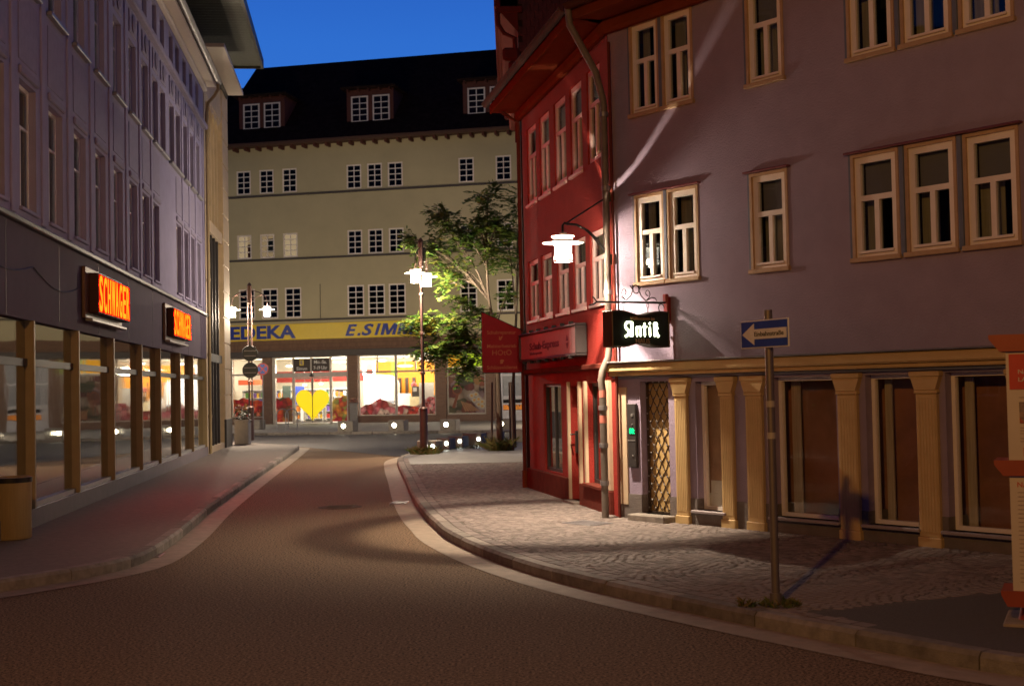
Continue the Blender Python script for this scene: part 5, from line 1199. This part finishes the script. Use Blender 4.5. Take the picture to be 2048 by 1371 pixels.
BL = [(-2.36, 36.55, .58, .36, 1), (-2.02, 38.7, .42, .34, 1), (-1.72, 40.2, .5, .34, 1), (-1.25, 41.2, .66, .38, 1), (-.62, 41.9, .5, .40, 0), (.27, 43.2, .48, .42, 0)]
BN = ['stone seat block with a small lamp next to the twin lamp post', 'small stone block with a lamp, second from the lamp post', 'stone block with a lamp, third from the lamp post', 'wide dark stone block with a lamp near the tree', 'dark unlit stone block just left of the tree trunk', 'dark unlit stone block right of the tree by the red house edge']
for (x, y, w, h, lit), l in zip(BL, BN):
    t = thing('seat_block', l, 'stone block', (x, y, .115), math.radians(-20), 'stone seat blocks along the square')
    b = MB(); b.cbox(-w / 2, w / 2, -.25, .25, 0, h, .02); b.obj('block', M_block, t)
    if lit: b = MB(); b.lathe([(.001, 0), (.052, 0), (.052, .015), (.001, .02)], 0, 0, 0, 14); b.v = [(v[0] + w / 2 - .09, -.25 - v[2], v[1] + h * .55) for v in b.v]; b.obj('lamp', M_spot2, t)
b = MB(); b.tube([(-.4, 43.05, .5), (.1, 43.15, .5)], .03, 8); b.tube([(-.38, 43.05, .1), (-.38, 43.05, .5)], .03, 8); tag(b.obj('barrier_rail', M_zinc, None, smooth=True), 'low metal rail beside the dark stone block right of the tree', 'rail')
# bicycle stand
for k, (x, y, l) in enumerate(((-11.06, 62.3, 'left steel hoop of the bicycle stand before the doors'), (-10.58, 62.05, 'right steel hoop of the bicycle stand before the doors'))):
    b = MB(); dx, dy = .40 * math.cos(1.0), .40 * math.sin(1.0)
    b.tube([(-dx, -dy, 0), (-dx, -dy, .78)] + [(-dx * math.cos(math.pi * q / 8), -dy * math.cos(math.pi * q / 8), .78 + .24 * math.sin(math.pi * q / 8)) for q in range(1, 8)] + [(dx, dy, .78), (dx, dy, 0)], .025, 8)
    b.tube([(-dx, -dy, 0), (-dx, -dy, .02)], .08, 10); b.tube([(dx, dy, 0), (dx, dy, .02)], .08, 10)
    o = b.obj('bicycle_hoop', M_metal, None, (x, y, .12), smooth=True); tag(o, l, 'bicycle stand', 'bicycle hoops before the supermarket')

# ------------------------------------------------------------------ plants
def leafmat(name, c1, c2):
    m = bpy.data.materials.new(name); m.use_nodes = True; t = m.node_tree; t.nodes.clear()
    o = t.nodes.new('ShaderNodeOutputMaterial'); g = t.nodes.new('ShaderNodeNewGeometry'); r = t.nodes.new('ShaderNodeValToRGB')
    r.color_ramp.elements[0].color = hexs(c1); r.color_ramp.elements[1].color = hexs(c2); e = r.color_ramp.elements.new(.93); e.color = hexs((c2[0] * 1.5, c2[1] * .95, c2[2])); r.color_ramp.elements[-1].color = hexs((c2[0] * 2.2, c2[1] * .8, c2[2]))
    t.links.new(g.outputs['Random Per Island'], r.inputs[0])
    d = t.nodes.new('ShaderNodeBsdfPrincipled'); d.inputs['Roughness'].default_value = .5; tr = t.nodes.new('ShaderNodeBsdfTranslucent'); mx = t.nodes.new('ShaderNodeMixShader'); mx.inputs[0].default_value = .4
    t.links.new(r.outputs[0], d.inputs['Base Color']); t.links.new(r.outputs[0], tr.inputs[0]); t.links.new(d.outputs[0], mx.inputs[1]); t.links.new(tr.outputs[0], mx.inputs[2]); t.links.new(mx.outputs[0], o.inputs[0]); return m
M_leaf = leafmat('robinia leaf', (.045, .13, .02), (.105, .215, .032))
M_bark = mat('bark', (.11, .085, .06), .9, var=.35, vscale=9, bump=.8, bscale=30, stretch=(3, 3, .6))
def pinnate(b, p, d, L, rng):
    """feathered leaf: pairs of leaflets along a drooping rachis, one mesh island per leaflet"""
    d = d.normalized(); side = d.cross(Vector((0, 0, 1)))
    if side.length < .1: side = Vector((1, 0, 0))
    side.normalize(); n = 5
    for k in range(1, n + 1):
        t = k / n; q = p + d * L * t + Vector((0, 0, -.35 * L * t * t))
        for s in (-1, 1):
            ld = (side * s + d * .45 + Vector((0, 0, rng.uniform(-.45, .1)))).normalized(); ll = L * .42 * rng.uniform(.8, 1.15); w = ll * .40
            nn = ld.cross(Vector((rng.uniform(-.3, .3), rng.uniform(-.3, .3), 1))).normalized() * w
            b.add([q, q + ld * ll * .5 + nn, q + ld * ll, q + ld * ll * .5 - nn], [(0, 1, 2, 3)])
    q = p + d * L * 1.02 + Vector((0, 0, -.36 * L)); b.add([q, q + d * .08 + side * .02, q + d * .14, q + d * .08 - side * .02], [(0, 1, 2, 3)])
def tree(loc, label, clumps, trunk_pts, trunk_r, limbs, seed, nleaf):
    rng = random.Random(seed); t = thing('street_tree', label, 'tree', loc)
    b = MB(); b.tube(trunk_pts, trunk_r, 10); b.obj('trunk', M_bark, t, smooth=True)
    lf = MB(); O = Vector(loc)
    tips = []
    for (cx, cy, cz, rx, ry, rz, dens, base) in clumps:
        c = Vector((cx, cy, cz)); a = Vector(limbs[base])
        m = a.lerp(c, .55) + Vector((0, 0, .25))
        br = MB(); br.tube([a, a.lerp(m, .5) + Vector((0, 0, .12)), m, c], [.034, .026, .018, .009], 7)
        tw = []
        for k in range(int(7 + dens * 3)):
            u = Vector((rng.gauss(0, 1), rng.gauss(0, 1), rng.gauss(0, 1))).normalized(); f = rng.uniform(.5, 1.0)
            e_ = c + Vector((u.x * rx, u.y * ry, u.z * rz)) * f; s_ = a.lerp(c, rng.uniform(.5, 1.0))
            br.tube([s_, s_.lerp(e_, .5) + Vector((0, 0, .06)), e_], [.009, .006, .003], 5); tw.append((s_, e_))
        br.obj('limb', M_bark, t, smooth=True)
        for s_, e_ in tw:
            for k in range(int(nleaf * dens / len(tw)) + 1):
                f = rng.uniform(.25, 1.05); p = s_.lerp(e_, f) + Vector((rng.gauss(0, .05), rng.gauss(0, .05), rng.gauss(0, .05)))
                dd = (e_ - s_).normalized() * .5 + Vector((rng.gauss(0, .6), rng.gauss(0, .6), rng.gauss(-.1, .4)))
                pinnate(lf, p, dd, rng.uniform(.24, .40), rng)
    lf.obj('crown', M_leaf, t); return t
# crown clumps in metres from the tree base
CLM = [(-2.33, .2, 3.66, .45, .5, .45, .8, 0), (-1.78, .3, 2.97, .75, .7, .5, 1.3, 0), (-.95, -.1, 2.97, .6, .6, .45, 1.1, 0), (-1.36, .1, 3.8, .8, .6, .3, 1.0, 0), (-.54, .1, 3.94, .5, .5, .26, .6, 1), (-.95, -.2, 2.4, .4, .4, .22, .4, 0), (-.2, .1, 3.5, .4, .5, .35, .5, 1),
       (-1.98, .2, 6.0, .6, .6, .42, .9, 2), (-1.3, .1, 6.28, .55, .6, .5, .9, 2), (-1.64, .1, 6.83, .5, .5, .28, .6, 3), (-2.46, .0, 6.2, .26, .3, .16, .25, 2), (-1.1, .1, 5.3, .42, .5, .48, .6, 2), (-1.5, .2, 5.0, .28, .4, .35, .3, 2), (-1.3, .2, 4.4, .38, .4, .18, .25, 1),
       (-.2, .3, 7.45, .52, .5, .28, .6, 3), (.15, .2, 6.7, .42, .5, .6, .8, 3), (-.54, .2, 6.8, .5, .5, .45, .7, 3), (.08, .1, 5.7, .38, .5, .42, .6, 3), (-.4, .2, 6.2, .42, .5, .4, .5, 3), (.3, .1, 4.5, .2, .3, .25, .2, 1)]
TP = [(0, 0, 0), (.01, 0, 1.2), (-.01, .0, 2.2), (-.1, .0, 3.3), (-.25, .02, 4.6), (-.3, .05, 6.2)]
tree((-.41, 37.3, .115), 'young street tree with loose feathery green leaves lit by the twin lamp post', CLM, TP, [.105, .085, .07, .05, .035, .025], [(-.02, 0, 2.3), (-.08, 0, 3.1), (-.22, .02, 4.3), (-.28, .05, 5.3)], 5, 105)
for k, (x, y, l) in enumerate(((-.64, 37.5, 'left wooden stake propping the street tree'), (-.1, 37.65, 'middle wooden stake just right of the tree trunk'), (-.02, 37.2, 'right wooden stake leaning by the tree trunk'))):
    b = MB(); b.tube([(0, 0, 0), (.04 * (1 - k), 0, 1.95)], .03, 8); tag(b.obj('tree_stake', mat('stake wood', (.10, .07, .05), .85), None, (x, y, .115), smooth=True), l, 'tree stake', 'stakes round the street tree')
# a second slim young tree right behind
tree((.02, 39.2, .115), 'slim dark young tree behind the first tree, close to the red house', [(.2, .1, 5.9, .35, .5, .5, .5, 1), (-.1, .1, 6.6, .4, .5, .4, .5, 1), (.3, .1, 7.4, .45, .5, .4, .6, 1)], [(0, 0, 0), (.0, 0, 2), (.1, 0, 3.6), (.2, 0, 5.2), (.2, 0, 6.6)], [.06, .05, .04, .03, .015], [(0, 0, 2.4), (.12, 0, 3.8)], 11, 70)
M_weed = leafmat('weed blade', (.06, .11, .02), (.14, .17, .05))
def tuft(loc, r, h, n, label, seed):
    rng = random.Random(seed); b = MB()
    for k in range(n):
        a = rng.uniform(0, 2 * math.pi); q = r * math.sqrt(rng.random()); p = Vector((q * math.cos(a), q * math.sin(a), 0)); l = Vector((rng.gauss(0, .5), rng.gauss(0, .5), 1)).normalized(); hh = h * rng.uniform(.35, 1.1)
        s = Vector((math.cos(a * 3), math.sin(a * 3), 0)) * .012
        b.add([p - s, p + s, p + l * hh * .6 + s * .6, p + l * hh + Vector((l.x, l.y, -.25)) * hh * .4], [(0, 1, 2, 3)])
    o = b.obj('weeds', M_weed, None, loc); tag(o, label, 'weeds', None, 'stuff'); return o
tuft((-2.48, 36.1, .11), .40, .30, 420, 'tuft of grass round the foot of the twin lamp post', 1)
tuft((-.4, 37.3, .11), .35, .5, 260, 'weeds growing round the tree foot', 2)
tuft((2.06, 10.28, .12), .17, .07, 170, 'low weeds at the foot of the one way sign', 3)
tuft((1.80, 10.26, .12), .07, .08, 60, 'small weed in the setts left of the one way sign', 4)
tuft((-1.6, 39.4, .115), .9, .08, 300, 'strip of grass before the stone blocks', 5)
# planters
def planter(loc, w, h, label, bm_col, spread, hh, seed, group='tall planters'):
    t = thing('planter', label, 'planter', loc, 0, group)
    b = MB(); b.cbox(-w / 2, w / 2, -w / 2, w / 2, 0, h, .015); b.cbox(-w / 2 - .02, w / 2 + .02, -w / 2 - .02, w / 2 + .02, h - .06, h, .01); b.obj('box', mat('planter grey', (.27, .26, .25), .6), t)
    rng = random.Random(seed); p = MB()
    for k in range(420):
        a = rng.uniform(0, 6.28); q = spread * math.sqrt(rng.random()); s = Vector((q * math.cos(a), q * math.sin(a) * .8, h - .12 + rng.random() ** 1.5 * hh)); d = Vector((rng.gauss(0, 1), rng.gauss(0, 1), rng.gauss(0, .7))).normalized() * .09; n_ = d.cross(Vector((0, 0, 1))) * .4
        p.add([s, s + d * .5 + n_, s + d, s + d * .5 - n_], [(0, 1, 2, 3)])
    p.obj('shrub', bm_col, t); return t
planter((-9.55, 45.9, .12), .5, .86, 'grey planter with a dark shrub at the corner of the stone building', leafmat('dark shrub leaf', (.012, .018, .010), (.022, .03, .014)), .30, .62, 1)
planter((-9.05, 73.8, .12), .42, 1.15, 'slim grey planter of pale flowers beside the supermarket doors', leafmat('pale flower', (.30, .16, .13), (.45, .33, .25)), .25, .35, 2)
